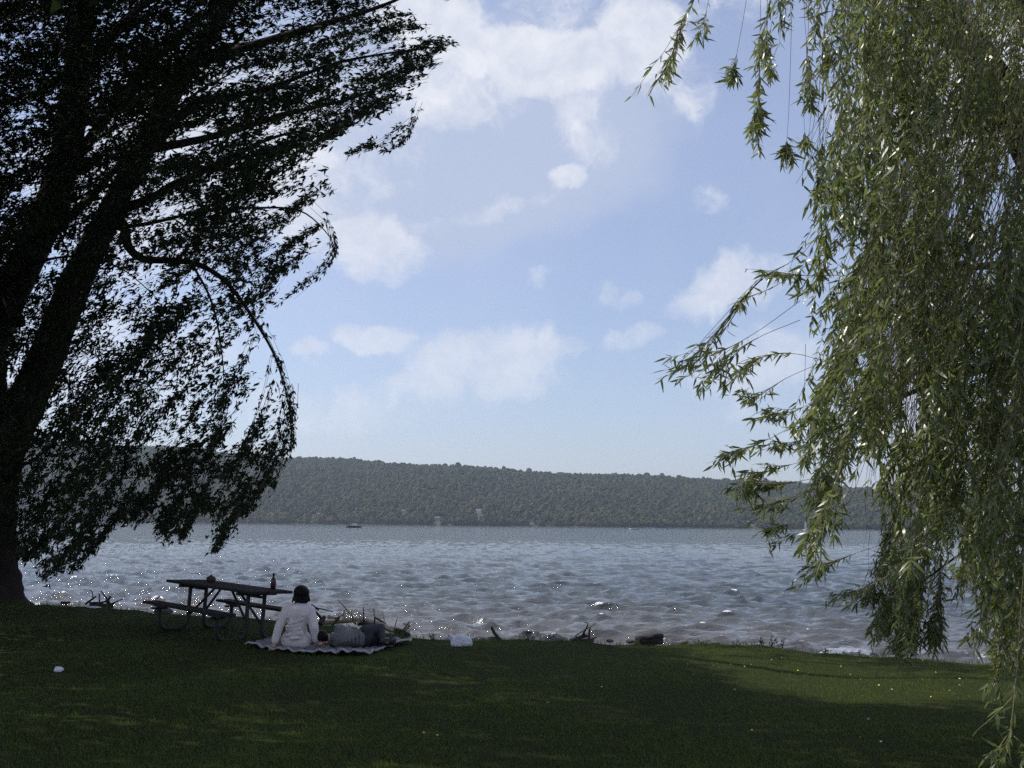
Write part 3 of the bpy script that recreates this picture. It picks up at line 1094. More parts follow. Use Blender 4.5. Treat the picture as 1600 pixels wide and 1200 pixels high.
for pp, cnt in LSPRAY:
    Y0 = TY - 1.4
    for k in range(cnt):
        o2 = g.normal(0, 5, 2)
        dY = g.normal(0, .35)
        full = smooth_path(np.array([at(x0 + o2[0] * (1 - .5 * i_ / len(pp)), y0 + o2[1] * (1 - .5 * i_ / len(pp)), Y0 + dY) for i_, (x0, y0) in enumerate(pp)]), 24)
        s0 = int(g.uniform(0, 14)) if k > 1 else 0
        add_sp.append(full[np.linspace(s0, min(23, s0 + 10 + int(g.uniform(0, 6))) if k > 1 else 23, K).astype(int)])
fr0 = ns
sp = np.concatenate([sp, np.array(add_sp)])
s_ext = np.concatenate([s_ext, np.zeros(len(add_sp), bool)])
ns = len(sp)
is_fr = np.arange(ns) >= fr0
tipx, tipy = proj(sp[:, -1])
okt = ~s_ext & (inside(LPOLY, tipx, tipy) | is_fr)
V_, L_, S_ = twigs_np(np.concatenate([sp[okt & ~is_fr][::4], sp[is_fr]]) - lw_inv, .0045, .0022)
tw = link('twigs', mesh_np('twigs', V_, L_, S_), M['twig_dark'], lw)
tag(tw, kind='stuff')
# leaves sit in tufts along each strand
nt = np.where(s_ext, 8, np.where(is_fr, 8, 5))
ti = np.repeat(np.arange(ns), nt)
tp, tt = pick_on_paths(sp, ti, g.uniform(.02, 1, len(ti)))
nl_ = np.where(s_ext[ti], 1, 4)
li0 = np.repeat(np.arange(len(ti)), nl_)
li = ti[li0]
lp_ = tp[li0] + g.normal(0, .022, (len(li0), 3))
ld = unit(tt[li0] + g.normal(0, .5, lp_.shape))
ln = unit(g.normal(0, 1, lp_.shape))
x_, y_ = proj(lp_ + ld * .05)
jx = g.normal(0, 5, len(x_))
e_ = s_ext[li]
okl = np.where(e_, (y_ < -4) | (x_ < -10), inside(LPOLY, x_ + jx, y_ + g.normal(0, 5, len(x_))) | is_fr[li])
# holes where the sky shows through the crown
hole = np.zeros(len(x_))
for (hx_, hy_, ra, rb, an) in [(300, 222, 70, 18, .5), (262, 335, 60, 15, .45), (225, 445, 45, 22, .9), (185, 520, 30, 32, .9), (410, 60, 45, 14, .3), (370, 120, 55, 13, .2),
                               (430, 205, 60, 14, .4), (395, 560, 26, 50, 1.0), (430, 620, 14, 40, 1.2), (330, 450, 40, 16, .8), (260, 690, 28, 16, .3), (440, 320, 50, 14, .5),
                               (140, 760, 1, 1, 0), (225, 760, 18, 42, 1.2), (335, 760, 16, 40, 1.1), (395, 740, 10, 40, 1.0), (30, 180, 18, 12, .2), (45, 300, 30, 16, .4),
                               (25, 640, 18, 20, 0), (350, 650, 30, 14, .9), (130, 560, 26, 12, .8), (460, 30, 36, 12, .4), (560, 110, 42, 10, .3)]:
    ca, sa_ = math.cos(an), math.sin(an)
    du, dv = (x_ - hx_), -(y_ - hy_)
    a1, a2 = (du * ca + dv * sa_) / max(ra, 1), (-du * sa_ + dv * ca) / max(rb, 1)
    hole = np.maximum(hole, np.exp(-(a1 ** 2 + a2 ** 2)))
# boughs out of the picture that would shade the sunny strip of lawn are left out to keep it lit
gz_ = (lp_[:, 2]) / SUN.z
shx, shy = proj(lp_ - np.array(SUN) * gz_[:, None])
okl &= ~(e_ & inside(SUNNY2, shx, shy))
okl &= ~(e_ & inside(SUNNY, shx + g.normal(0, 22, len(shx)), shy + g.normal(0, 8, len(shx))))
okl &= e_ | is_fr[li] | (g.random(len(x_)) > hole * .97)
lp_, ld, ln, e_ = lp_[okl], ld[okl], ln[okl], e_[okl]
ll = g.uniform(.07, .125, len(lp_)) * np.where(e_, 2.2, 1.08)
lwid = ll * g.uniform(.26, .4, len(lp_)) * np.where(e_, 1.3, 1)
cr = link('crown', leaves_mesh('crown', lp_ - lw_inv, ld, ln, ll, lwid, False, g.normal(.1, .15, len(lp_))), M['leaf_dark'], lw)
tag(cr, kind='stuff')
print('left leaves', len(lp_))

# ------------------------------------------------------------------ right willow, close by
g = np.random.default_rng(33)
rb = np.array([5.55, 8.9, 0.0])
rb[2] = float(ground_z(rb[0], rb[1]))
rw = thing('willow_tree', Vector(rb), 'sunlit willow on the right with long hanging strands of narrow leaves', 'tree')


def rpx(pts, Y):
    return np.array([at(p[0], p[1], p[2] if len(p) > 2 else Y) - rb for p in pts])


def rel(pts):
    return np.array(pts, float) - rb


limb(rw, rel([(5.55, 8.9, -.5), (5.53, 8.9, 0), (5.5, 8.88, .5), (5.42, 8.85, 1.6), (5.3, 8.8, 3.0), (5.22, 8.75, 4.4)]), [.68, .56, .47, .43, .41, .36], M['bark'], 'trunk', 18, 30, .08, 40)
for k, (pp, r0) in enumerate([
        ([(5.25, 8.8, 3.8), (4.9, 8.3, 5.4), (4.3, 7.5, 6.7), (3.5, 6.6, 7.5), (2.6, 5.9, 7.6), (1.9, 5.5, 7.0)], .24),
        ([(5.2, 8.75, 4.2), (4.5, 8.8, 5.8), (3.4, 8.6, 7.0), (2.3, 8.2, 7.5), (1.5, 7.9, 7.2)], .22),
        ([(5.25, 8.8, 4.2), (5.5, 9.6, 6.4), (5.4, 10.4, 8.0), (4.8, 11.2, 8.9), (4.2, 11.8, 8.6)], .24),
        ([(5.3, 8.8, 3.9), (6.2, 8.4, 5.8), (7.3, 7.6, 7.2), (8.3, 6.8, 7.6), (9.0, 6.2, 7.0)], .22),
        ([(5.25, 8.8, 4.0), (5.2, 7.6, 5.8), (5.0, 6.2, 6.9), (4.6, 4.9, 7.2), (4.2, 3.9, 6.7)], .2),
        ([(5.2, 8.75, 4.3), (5.3, 8.6, 6.2), (5.1, 8.3, 8.4), (4.8, 8.0, 9.9)], .2)]):
    limb(rw, rel(pp), [r0, r0 * .85, r0 * .65, r0 * .45, r0 * .25, r0 * .1], M['bark'], 'limb', 9, 30, .1, 50 + k)
for k, (pp, yy, r0) in enumerate([
        ([(1640, 560), (1560, 565), (1490, 582), (1440, 606), (1390, 628), (1330, 648)], 7.2, .028),
        ([(1620, 585), (1540, 580), (1470, 588), (1420, 596)], 7.6, .022),
        ([(1680, 400), (1600, 408), (1540, 416), (1470, 424), (1420, 445)], 8.0, .04),
        ([(1640, 800), (1560, 830), (1480, 880), (1420, 930), (1390, 980)], 8.2, .011),
        ([(1640, 180), (1560, 190), (1470, 230), (1390, 300)], 7.8, .035)]):
    limb(rw, rpx(pp, yy), [r0 * 1.4, r0, r0 * .8, r0 * .5, r0 * .3], M['bark'], 'branch', 7, 26, .12, 60 + k)

RPOLY = [(1236, -80), (1250, 40), (1262, 110), (1300, 150), (1300, 200), (1286, 235), (1270, 262), (1255, 300), (1240, 345), (1226, 400), (1214, 445), (1236, 480), (1262, 520),
         (1266, 585), (1238, 610), (1220, 650), (1226, 690), (1232, 730), (1245, 775), (1256, 815), (1262, 850), (1290, 815), (1312, 780), (1330, 765), (1372, 790), (1380, 850),
         (1372, 905), (1352, 950), (1366, 1005), (1410, 1032), (1452, 1012), (1458, 960), (1490, 905), (1530, 930), (1532, 1000), (1548, 1060), (1562, 1110), (1580, 1060), (1640, 1040),
         (1900, 1060), (1900, -80)]
paths, bare, leafn, wgt = [], [], [], []      # (K,3) paths, bare fraction of the upper strand, leaf count, twig radius
KR = 12


def add_strand(P_, b0, nl, r=.0022):
    paths.append(smooth_path(P_, KR))
    bare.append(b0)
    leafn.append(nl)
    wgt.append(r)


# the curtain: tips spread through it, each strand climbing towards the boughs on the right
NT_ = 2300
NC_ = 410
cx = g.uniform(1215, 1800, NC_ * 4)
cy_ = g.uniform(-60, 1110, NC_ * 4)
okc = inside(RPOLY, cx, cy_)
cx, cy_ = cx[okc][:NC_], cy_[okc][:NC_]
cY = np.where(g.random(len(cx)) < .36, g.uniform(5.0, 6.4, len(cx)), np.where(g.random(len(cx)) < .6, g.uniform(6.2, 8.6, len(cx)), g.uniform(8.0, 10.2, len(cx))))
rep = np.repeat(np.arange(len(cx)), 7)
cY = cY[rep] + g.normal(0, .07, len(rep))
cx, cy_ = cx[rep] + g.normal(0, 13, len(rep)), cy_[rep] + g.normal(0, 26, len(rep))
for k in range(len(cx)):
    Y0 = cY[k]
    if 1290 < cx[k] < 1470 and cy_[k] > 850:
        Y0 = g.uniform(7.4, 9.4)
    tip = at(cx[k], cy_[k], Y0)
    Ln = g.uniform(.7, 1.9)
    lean = g.uniform(.02, .38) + (.25 if 380 < cy_[k] < 800 and cx[k] < 1350 else 0)
    dy = g.normal(0, .1)
    P_ = [tip + Ln * np.array([lean * s + .25 * lean * s * s, dy * s, s * (1 - .1 * lean)]) for s in (1, .75, .5, .25, .1, 0)]
    P_ = [p + g.normal(0, .018, 3) for p in P_]
    add_strand(P_, g.choice([0, .15, .35]), int(Ln * g.uniform(22, 40)))
NCURT = len(paths)
SPRAYS = [([(1290, 350), (1250, 400), (1185, 440), (1125, 515), (1078, 566), (1042, 582)], 5.9, .25, 7, 16),
          ([(1310, 430), (1245, 430), (1176, 428)], 6.2, .2, 6, 12), ([(1280, 400), (1215, 445), (1155, 470), (1148, 480)], 6.0, .3, 5, 10),
          ([(1250, 470), (1180, 520), (1120, 550), (1090, 540)], 5.8, .35, 5, 9), ([(1250, 500), (1180, 530), (1130, 570), (1092, 612)], 6.0, .3, 6, 14),
          ([(1330, 580), (1240, 552), (1172, 565), (1130, 604)], 6.4, .25, 6, 13), ([(1300, 560), (1230, 590), (1180, 620), (1165, 612)], 6.6, .3, 5, 10),
          ([(1310, 610), (1240, 642), (1176, 655)], 6.4, .35, 6, 13), ([(1290, 620), (1230, 670), (1170, 700), (1120, 719)], 6.3, .45, 6, 11),
          ([(1300, 680), (1240, 690), (1185, 705)], 6.5, .3, 5, 12), ([(1300, 710), (1220, 730), (1148, 750)], 6.6, .35, 6, 12),
          ([(1310, 740), (1230, 755), (1180, 760), (1145, 775)], 6.9, .2, 9, 16), ([(1300, 755), (1230, 780), (1170, 800)], 7.0, .3, 6, 12),
          ([(1340, 780), (1250, 815), (1186, 832)], 6.6, .5, 4, 9), ([(1330, 800), (1260, 830), (1200, 845)], 6.8, .6, 3, 6),
          ([(1380, 850), (1300, 878), (1240, 906)], 7.6, .2, 8, 14), ([(1420, 880), (1350, 920), (1300, 935)], 7.8, .2, 8, 13),
          ([(1440, 900), (1400, 960), (1366, 1004)], 8.2, .1, 8, 14), ([(1430, 930), (1425, 990), (1408, 1030)], 8.3, .1, 8, 14),
          ([(1420, 820), (1400, 900), (1380, 960), (1368, 1000)], 8.4, .05, 26, 20), ([(1450, 830), (1440, 920), (1425, 980), (1412, 1034)], 8.5, .05, 30, 22),
          ([(1400, 780), (1385, 850), (1370, 920), (1350, 950)], 8.2, .05, 22, 20), ([(1470, 840), (1468, 920), (1462, 980), (1452, 1016)], 8.4, .05, 26, 22),
          ([(1510, 800), (1512, 880), (1505, 950)], 7.6, .05, 10, 18), ([(1560, 800), (1566, 900), (1570, 980), (1566, 1050)], 6.8, .05, 12, 24),
          ([(1600, 820), (1606, 920), (1600, 1000), (1596, 1060)], 6.2, .05, 12, 24),
          ([(1115, -120), (1095, -30), (1065, 40), (1045, 95), (1012, 150)], 6.1, .2, 6, 20), ([(1125, -120), (1110, -20), (1098, 40), (1078, 72)], 6.2, .35, 4, 12),
          ([(1180, -120), (1166, 0), (1152, 80), (1144, 128)], 6.0, .66, 6, 13), ([(1192, -120), (1188, 20), (1186, 130), (1184, 236)], 5.8, .42, 8, 22),
          ([(1215, -120), (1205, -10), (1196, 60), (1192, 100)], 5.9, .3, 7, 16), ([(1240, -120), (1236, 60), (1232, 180), (1226, 258)], 6.0, .78, 6, 12),
          ([(1258, -120), (1256, 0), (1262, 90), (1268, 184)], 6.1, .5, 8, 16), ([(1230, -120), (1226, -20), (1222, 60)], 6.0, .1, 6, 16),
          ([(1265, -120), (1262, 80), (1256, 180), (1262, 240)], 6.3, .75, 5, 11), ([(1205, -100), (1198, 40), (1204, 90), (1206, 120)], 6.1, .6, 4, 9),
          ([(1345, 590), (1325, 690), (1300, 770), (1272, 830), (1262, 872)], 4.9, .2, 9, 26), ([(1325, 660), (1312, 730), (1300, 790), (1290, 830)], 4.95, .2, 5, 16),
          ([(1440, 740), (1434, 810), (1420, 862), (1400, 905)], 5.0, .2, 8, 22), ([(1470, 800), (1440, 850), (1425, 895)], 5.1, .2, 5, 14),
          ([(1600, 880), (1592, 1000), (1586, 1080), (1578, 1150), (1568, 1195)], 4.6, .35, 3, 12), ([(1586, 1085), (1560, 1112), (1526, 1142)], 4.6, .3, 2, 9),
          ([(1580, 1140), (1560, 1170), (1545, 1205)], 4.6, .2, 3, 9), ([(1584, 1150), (1600, 1165), (1615, 1190)], 4.6, .2, 3, 9),
          ([(1560, 940), (1560, 1010), (1552, 1060), (1546, 1098)], 6.6, .1, 7, 22), ([(1535, 860), (1535, 930), (1528, 990), (1522, 1016)], 6.0, .1, 6, 18),
          ([(1420, 560), (1424, 640), (1418, 715)], 6.6, .95, 4, 2), ([(1395, 640), (1392, 700), (1388, 760)], 6.8, .9, 4, 3)]
for (pp, Y0, b0, cnt, nl) in SPRAYS:
    if pp[-1][1] < 270 and pp[0][1] < 0:
        cnt = int(cnt * 1.7)
    if pp[-1][1] > 560 and pp[-1][0] < 1260:
        cnt = int(cnt * 1.8)
    for k in range(cnt):
        dY = g.normal(0, .16)
        tw_ = g.normal(0, 1, 2) * (9 if k else 0)
        P_ = []
        for s, p in enumerate(pp):
            f = s / (len(pp) - 1)
            P_.append(at(p[0] + tw_[0] * (.35 + f) * .8, p[1] + tw_[1] * (.3 + f) * .8, Y0 + dY * (f + .3)))
        if k and g.random() < .6:
            P_[-1] = P_[-1] * .55 + P_[-2] * .45 + g.normal(0, .02, 3)
        if k:                                            # side shoots leave the main stem part way down
            full = smooth_path(P_, 24)
            main = smooth_path([at(p[0], p[1], Y0) for p in pp], 24)
            s0 = int(24 * min(.8, b0 + g.uniform(0, .35)))
            bl_ = np.clip((np.arange(24) - s0) / 8., 0, 1)[:, None]
            P_ = list((main * (1 - bl_) + full * bl_)[s0:])
            add_strand(P_, 0.05, max(3, int(nl * .9)))
        else:
            add_strand(P_, b0, nl)
# rest of the canopy outside the picture: over the photographer's right and beyond the trunk
NX = 330
for k in range(NX):
    aa = g.uniform(0, 6.283)
    rr0 = 4.2 * math.sqrt(g.uniform(.25, 1))
    tipx = np.array([5.2 + rr0 * math.cos(aa), 8.4 + rr0 * math.sin(aa), g.uniform(1.0, 7.2)])
    pxx, pyy = proj(tipx)
    if tipx[1] > 1 and pxx < 1680 and pyy > -60:
        continue
    Ln = g.uniform(1.2, 2.6)
    P_ = [tipx + Ln * np.array([.16 * s, 0, s]) + g.normal(0, .03, 3) for s in (1, .66, .33, 0)]
    add_strand(P_, 0, int(Ln * 26))
paths = np.array(paths)
bare = np.array(bare)
leafn = np.array(leafn)
V_, L_, S_ = twigs_np(paths - rb, np.array(wgt), .0011, 3)
tag(link('twigs', mesh_np('twigs', V_, L_, S_), M['twig'], rw), kind='stuff')
li = np.repeat(np.arange(len(paths)), leafn)
lu = bare[li] + (1 - bare[li]) * g.random(len(li)) ** .85
lp_, lt = pick_on_paths(paths, li, lu)
down = np.array([-.12, 0, -.65])
outw = unit(g.normal(0, 1, lp_.shape) * np.array([1, 1, .45]))
ld = unit(lt * .55 + outw * g.uniform(.25, 1.3, (len(li), 1)) + down * g.uniform(.2, 1.0, (len(li), 1)))
ln = unit(g.normal(0, 1, lp_.shape) + np.array([0, 0, .7]))
ll = g.uniform(.04, .105, len(li))
lwid = ll * g.uniform(.14, .22, len(li))
x_, y_ = proj(lp_ + ld * .04)
curt = li < NCURT
inr = inside(RPOLY, x_ + g.normal(0, 7, len(x_)), y_ + g.normal(0, 7, len(x_)))
for (hx_, hy_, ra, rb_) in [(1424, 640, 22, 60), (1360, 735, 26, 26), (1335, 765, 20, 16), (1480, 930, 22, 40), (1500, 990, 20, 30), (1560, 320, 22, 22), (1530, 420, 16, 16),
                            (1580, 250, 18, 20), (1490, 330, 12, 18), (1345, 560, 10, 14), (1398, 560, 10, 20), (1300, 640, 8, 10)]:
    inr &= g.random(len(x_)) > 1.15 * np.exp(-(((x_ - hx_) / ra) ** 2 + ((y_ - hy_) / rb_) ** 2))
okl = ~curt | inr
lp_, ld, ln, ll, lwid, li = lp_[okl], ld[okl], ln[okl], ll[okl], lwid[okl], li[okl]
x_, y_ = proj(lp_)
# the 300 leaves that show largest stand as single pieces
inview = (x_ > 0) & (x_ < 1600) & (y_ > 0) & (y_ < 1200) & (lp_[:, 1] > 1) & (li >= NCURT) & (li < len(paths) - 1)
score = np.where(inview, ll / lp_[:, 1] * (1 - .6 * np.abs((ld * unit(lp_ - CAM)).sum(1))), -1)
score = np.where(lp_[:, 1] < 6.2, score * 1.2, score)
top = np.argsort(-score)[:300]
mask = np.ones(len(lp_), bool)
mask[top] = False
cr = link('foliage', leaves_mesh('foliage', (lp_ - rb)[mask], ld[mask], ln[mask], ll[mask], lwid[mask], True, g.normal(.12, .2, mask.sum())), M['leaf'], rw)
tag(cr, kind='stuff')
print('right leaves', len(lp_))
leaf_me = []
for k in range(5):
    lm = leaves_mesh('leaf', np.zeros((1, 3)), np.array([[1., 0, 0]]), np.array([[0, 0, 1.]]), np.array([1.]), np.array([.16]), True, np.array([.05 + .06 * k]))
    lm.materials.append(M['leaf'])
    leaf_me.append(lm)
for k, i_ in enumerate(top):
    o = bpy.data.objects.new('leaf', leaf_me[k % 5])
    COL.objects.link(o)
    o.parent = rw
    X_ = Vector(ld[i_])
    Zv = Vector(ln[i_])
    Yv = Zv.cross(X_).normalized()
    Zv = X_.cross(Yv)
    Mx = Matrix((X_, Yv, Zv)).transposed().to_4x4()
    o.matrix_local = Matrix.Translation(Vector(lp_[i_] - rb)) @ Mx @ Matrix.Scale(ll[i_], 4)

# ------------------------------------------------------------------ grass
g = np.random.default_rng(8)
NG = 370000
gyy = 4.5 * (24 / 4.5) ** g.random(NG)
gxx = g.uniform(-.66, .62, NG) * gyy
edge_d = shore_y(gxx) - gyy
okg = (edge_d > -.05) & (g.random(NG) < .95)
gxx, gyy, edge_d = gxx[okg], gyy[okg], edge_d[okg]
n = len(gxx)
gp = np.stack([gxx, gyy, ground_z(gxx, gyy) - .012], -1)
tall = np.where(edge_d < .22, g.uniform(.8, 2.1, n), 1.0)
hgt = g.uniform(.022, .058, n) * tall * (1 + .15 * np.sin(gxx * 1.9 + 2 * np.sin(gyy * 1.3)))
wd = g.uniform(.003, .006, n) * (.7 + gyy * .05)
aa = g.uniform(0, 6.283, n)
bend = np.stack([np.cos(aa), np.sin(aa), np.zeros(n)], -1) * (hgt * g.uniform(.15, .9, n))[:, None]
bend[:, 0] -= hgt * .25
side = np.stack([-np.sin(aa + .6), np.cos(aa + .6), np.zeros(n)], -1) * wd[:, None]
up = np.array([0, 0, 1.])
V_ = np.stack([gp - side * .6, gp + side * .6, gp + up * hgt[:, None] + bend], 1).reshape(-1, 3)
gr = link('grass', mesh_np('grass', V_, np.arange(3 * n), np.full(n, 3)), M['grass'])
tag(gr, 'short lawn grass, dark in the willow shade, sunlit on the right', 'grass', kind='stuff')
# ------------------------------------------------------------------ picnic table
c0 = at(352, 914, 16.2)
TZ = float(ground_z(c0[0], c0[1]))
TH = R(-43)
pt = thing('picnic_table', (c0[0], c0[1], TZ + .0), 'grey picnic table with attached benches on bent tube legs by the water', 'picnic table', rz=TH)
pt.rotation_euler = (R(-1.6), R(1.4), TH)
LT, TOP = 2.36, c0[2] - TZ


def plank(name, L, w_, th_, c_, mat, parent, bev=.006):
    return link(name, bm_mesh(name, box_bm(L, w_, th_, c_, bev)), mat, parent)


for k in range(5):
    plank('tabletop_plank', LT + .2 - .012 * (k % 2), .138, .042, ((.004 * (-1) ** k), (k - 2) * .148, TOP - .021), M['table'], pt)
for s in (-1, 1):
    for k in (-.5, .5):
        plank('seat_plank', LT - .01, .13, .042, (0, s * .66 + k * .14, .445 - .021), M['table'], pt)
LX = .86
for sx in (-1, 1):
    x = sx * LX
    plank('top_cleat', .06, .70, .05, (x, 0, TOP - .042 - .026), M['steel'], pt)
    plank('bolt_plate', .34, .08, .035, (x - sx * .0, 0, TOP - .042 - .069), M['steel'], pt)
    for s in (-1, 1):
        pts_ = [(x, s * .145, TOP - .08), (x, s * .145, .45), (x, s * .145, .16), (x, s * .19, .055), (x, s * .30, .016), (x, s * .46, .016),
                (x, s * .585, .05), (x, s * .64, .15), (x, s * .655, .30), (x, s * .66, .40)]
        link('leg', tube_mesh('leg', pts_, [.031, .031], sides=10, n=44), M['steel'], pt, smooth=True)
        plank('seat_cleat', .34, .07, .035, (x - sx * .02, s * .66, .384), M['steel'], pt)
        plank('seat_bracket', .06, .27, .03, (x, s * .66, .351), M['steel'], pt)
    for s in (-1, 1):
        link('brace', tube_mesh('brace', [(x, s * .12, .24), (x - sx * .60, s * .06, TOP - .07)], [.02, .02], sides=8), M['steel'], pt, smooth=True)

tmat = Matrix.LocRotScale(pt.location, pt.rotation_euler, None)


def on_table(lx, ly):
    return tmat @ Vector((lx, ly, TOP + .001))


def lathe(prof, n=20):
    V_, q_ = [], []
    for r_, z_ in prof:
        for k in range(n):
            V_.append((r_ * math.cos(6.28319 * k / n), r_ * math.sin(6.28319 * k / n), z_))
    for a in range(len(prof) - 1):
        for k in range(n):
            q_.append((a * n + k, a * n + (k + 1) % n, (a + 1) * n + (k + 1) % n, (a + 1) * n + k))
    q_.append(tuple(range(n))[::-1])
    q_.append(tuple((len(prof) - 1) * n + k for k in range(n)))
    me_ = bpy.data.meshes.new('lathe')
    me_.from_pydata(V_, [], q_)
    me_.update()
    return me_


bo = thing('bottle', on_table(.93, .24), 'dark glass bottle standing on the right end of the picnic table', 'bottle')
link('body', lathe([(.03, 0), (.04, .006), (.041, .02), (.041, .135), (.036, .155), (.02, .178), (.0145, .19), (.0145, .225), (.017, .228), (.017, .238), (.013, .24)]), M['bottle'], bo, smooth=True)
link('label', lathe([(.0422, .045), (.0422, .11)]), M['maroon'], bo, smooth=True)
link('cap', lathe([(.0185, .215), (.0185, .243), (.012, .2445)]), M['hair'], bo, smooth=True)
po = thing('cloth_pouch', on_table(-.70, .12), 'small round dark red bundle on the left end of the picnic table', 'pouch')
pm = lathe([(.04, 0), (.066, .006), (.076, .03), (.075, .055), (.06, .08), (.03, .094), (.012, .096)], 24)
for v in pm.vertices:
    a = math.atan2(v.co.y, v.co.x)
    v.co.x *= 1 + .08 * math.sin(3 * a + v.co.z * 30)
    v.co.y *= 1 + .07 * math.sin(5 * a)
link('body', pm, M['maroon'], po, smooth=True)
link('knot', lathe([(.012, .09), (.02, .097), (.021, .105), (.012, .112)], 12), M['hair'], po, smooth=True)


# ------------------------------------------------------------------ people
def rc(a, ra, b_, rb_, n=10):
    """tapered capsule as a closed tube"""
    a, b_ = np.array(a, float), np.array(b_, float)
    d_ = unit(b_ - a)
    ts_ = [-.98, -.8, -.5, 0]
    P_ = [a + d_ * ra * s for s in ts_] + [b_ + d_ * rb_ * -s for s in ts_[::-1]]
    R_ = [ra * math.sqrt(max(0.02, 1 - s * s)) for s in ts_] + [rb_ * math.sqrt(max(.02, 1 - s * s)) for s in ts_[::-1]]
    return tube(np.array(P_), np.array(R_), sides=n)


def ell(c_, r_, n=14, rot=None):
    bm = bmesh.new()
    bmesh.ops.create_uvsphere(bm, u_segments=n, v_segments=n // 2 + 2, radius=1)
    V_ = np.array([v.co[:] for v in bm.verts]) * np.array(r_)
    if rot is not None:
        V_ = V_ @ np.array(rot).T
    fs = [[v.index for v in f.verts] for f in bm.faces]
    bm.free()
    return V_ + np.array(c_), np.concatenate([np.array(f) for f in fs]), np.array([len(f) for f in fs])


def fuse(name, parts, mat, parent, voxel=.012, smooth=6, dec=None):
    """melt overlapping pieces into one continuous skin"""
    me_ = mesh_np(name, *join_parts(parts))
    o = bpy.data.objects.new(name, me_)
    COL.objects.link(o)
    rm = o.modifiers.new('r', 'REMESH')
    rm.mode = 'VOXEL'
    rm.voxel_size = voxel
    sm = o.modifiers.new('s', 'SMOOTH')
    sm.factor = .5
    sm.iterations = smooth
    if dec:
        de = o.modifiers.new('d', 'DECIMATE')
        de.ratio = dec
    dg = bpy.context.evaluated_depsgraph_get()
    new = bpy.data.meshes.new_from_object(o.evaluated_get(dg))
    o.modifiers.clear()
    o.data = new
    new.name = name
    new.materials.clear()
    new.materials.append(mat)
    new.polygons.foreach_set('use_smooth', [True] * len(new.polygons))
    o.parent = parent
    return o


def hand(wrist, fwd, upv, s=1.0, curl=.5, left=False):
    """palm, four fingers of unequal length and a thumb at the side"""
    fwd = unit(np.array(fwd, float))
    upv = np.array(upv, float)
    sd = unit(np.cross(fwd, upv))
    upv = np.cross(sd, fwd)
    if left:
        sd = -sd
    wrist = np.array(wrist, float)
    parts = [rc(wrist, .024 * s, wrist + fwd * .05 * s, .03 * s)]
    for k, (o_, L_) in enumerate(((-.030, .060), (-.010, .074), (.011, .078), (.031, .068))):
        b0 = wrist + fwd * .07 * s + sd * o_ * s
        parts.append(rc(wrist + fwd * .03 * s + sd * o_ * .75 * s, .012 * s, b0, .0105 * s, 7))
        m1 = b0 + (fwd * math.cos(curl * .5) - upv * math.sin(curl * .5)) * L_ * .5 * s
        e1 = m1 + (fwd * math.cos(curl * 1.4) - upv * math.sin(curl * 1.4)) * L_ * .5 * s
        parts += [rc(b0, .0102 * s, m1, .009 * s, 7), rc(m1, .009 * s, e1, .0075 * s, 7)]
    t0 = wrist + fwd * .02 * s + sd * .026 * s
    t1 = t0 + (fwd * .6 + sd * .75 - upv * .2) * .034 * s
    t2 = t1 + (fwd * .85 + sd * .35 - upv * .3) * .032 * s
    parts += [rc(t0, .014 * s, t1, .011 * s, 7), rc(t1, .011 * s, t2, .0085 * s, 7)]
    return parts


# seated woman: local frame, x = photo right, y = away towards the lake, z up
sw_p = on_ground(462, 1014)
sw = thing('person', sw_p + Vector((0, 0, .03)), 'person in a pale long-sleeved top with dark bobbed hair, seated facing the lake', 'person')
S = .95
A = lambda *p: np.array(p) * S
pel, wai, che, nec = A(0, .02, .10), A(.015, -.045, .30), A(.035, -.05, .50), A(.05, -.01, .635)
hd = A(.055, .015, .775)
shl, shr = A(-.145, -.03, .555), A(.205, -.035, .545)
ell_, elr = A(-.235, -.14, .31), A(.285, -.10, .30)
wrl, wrr = A(-.285, -.19, .065), A(.315, -.03, .075)
hpl, hpr = A(-.10, .06, .11), A(.10, .06, .11)
knl, knr = A(-.15, .46, .34), A(.13, .47, .30)
anl, anr = A(-.13, .78, .06), A(.15, .80, .06)


def head_parts(h, up_, fw_, s=1.0):
    up_, fw_ = unit(np.array(up_, float)), unit(np.array(fw_, float))
    sd = np.cross(fw_, up_)
    Mt = np.stack([sd, fw_, up_], 1)
    pr = [ell(h + up_ * .02 * s, (.073 * s, .092 * s, .1 * s), 18, Mt), ell(h + fw_ * .03 * s - up_ * .045 * s, (.056 * s, .062 * s, .066 * s), 14, Mt),
          rc(h + fw_ * .088 * s + up_ * .012 * s, .008 * s, h + fw_ * .108 * s - up_ * .022 * s, .013 * s, 7),
          ell(h + fw_ * .078 * s - up_ * .088 * s, (.024 * s, .02 * s, .018 * s), 8, Mt),
          ell(h + fw_ * .082 * s - up_ * .055 * s, (.024 * s, .014 * s, .01 * s), 8, Mt)]
    for q_ in (-1, 1):
        pr.append(ell(h + sd * .074 * s * q_ - up_ * .005 * s, (.012 * s, .022 * s, .032 * s), 8, Mt))
        pr.append(ell(h + sd * .03 * s * q_ + fw_ * .075 * s + up_ * .03 * s, (.024 * s, .016 * s, .009 * s), 8, Mt))
    return pr, sd, Mt


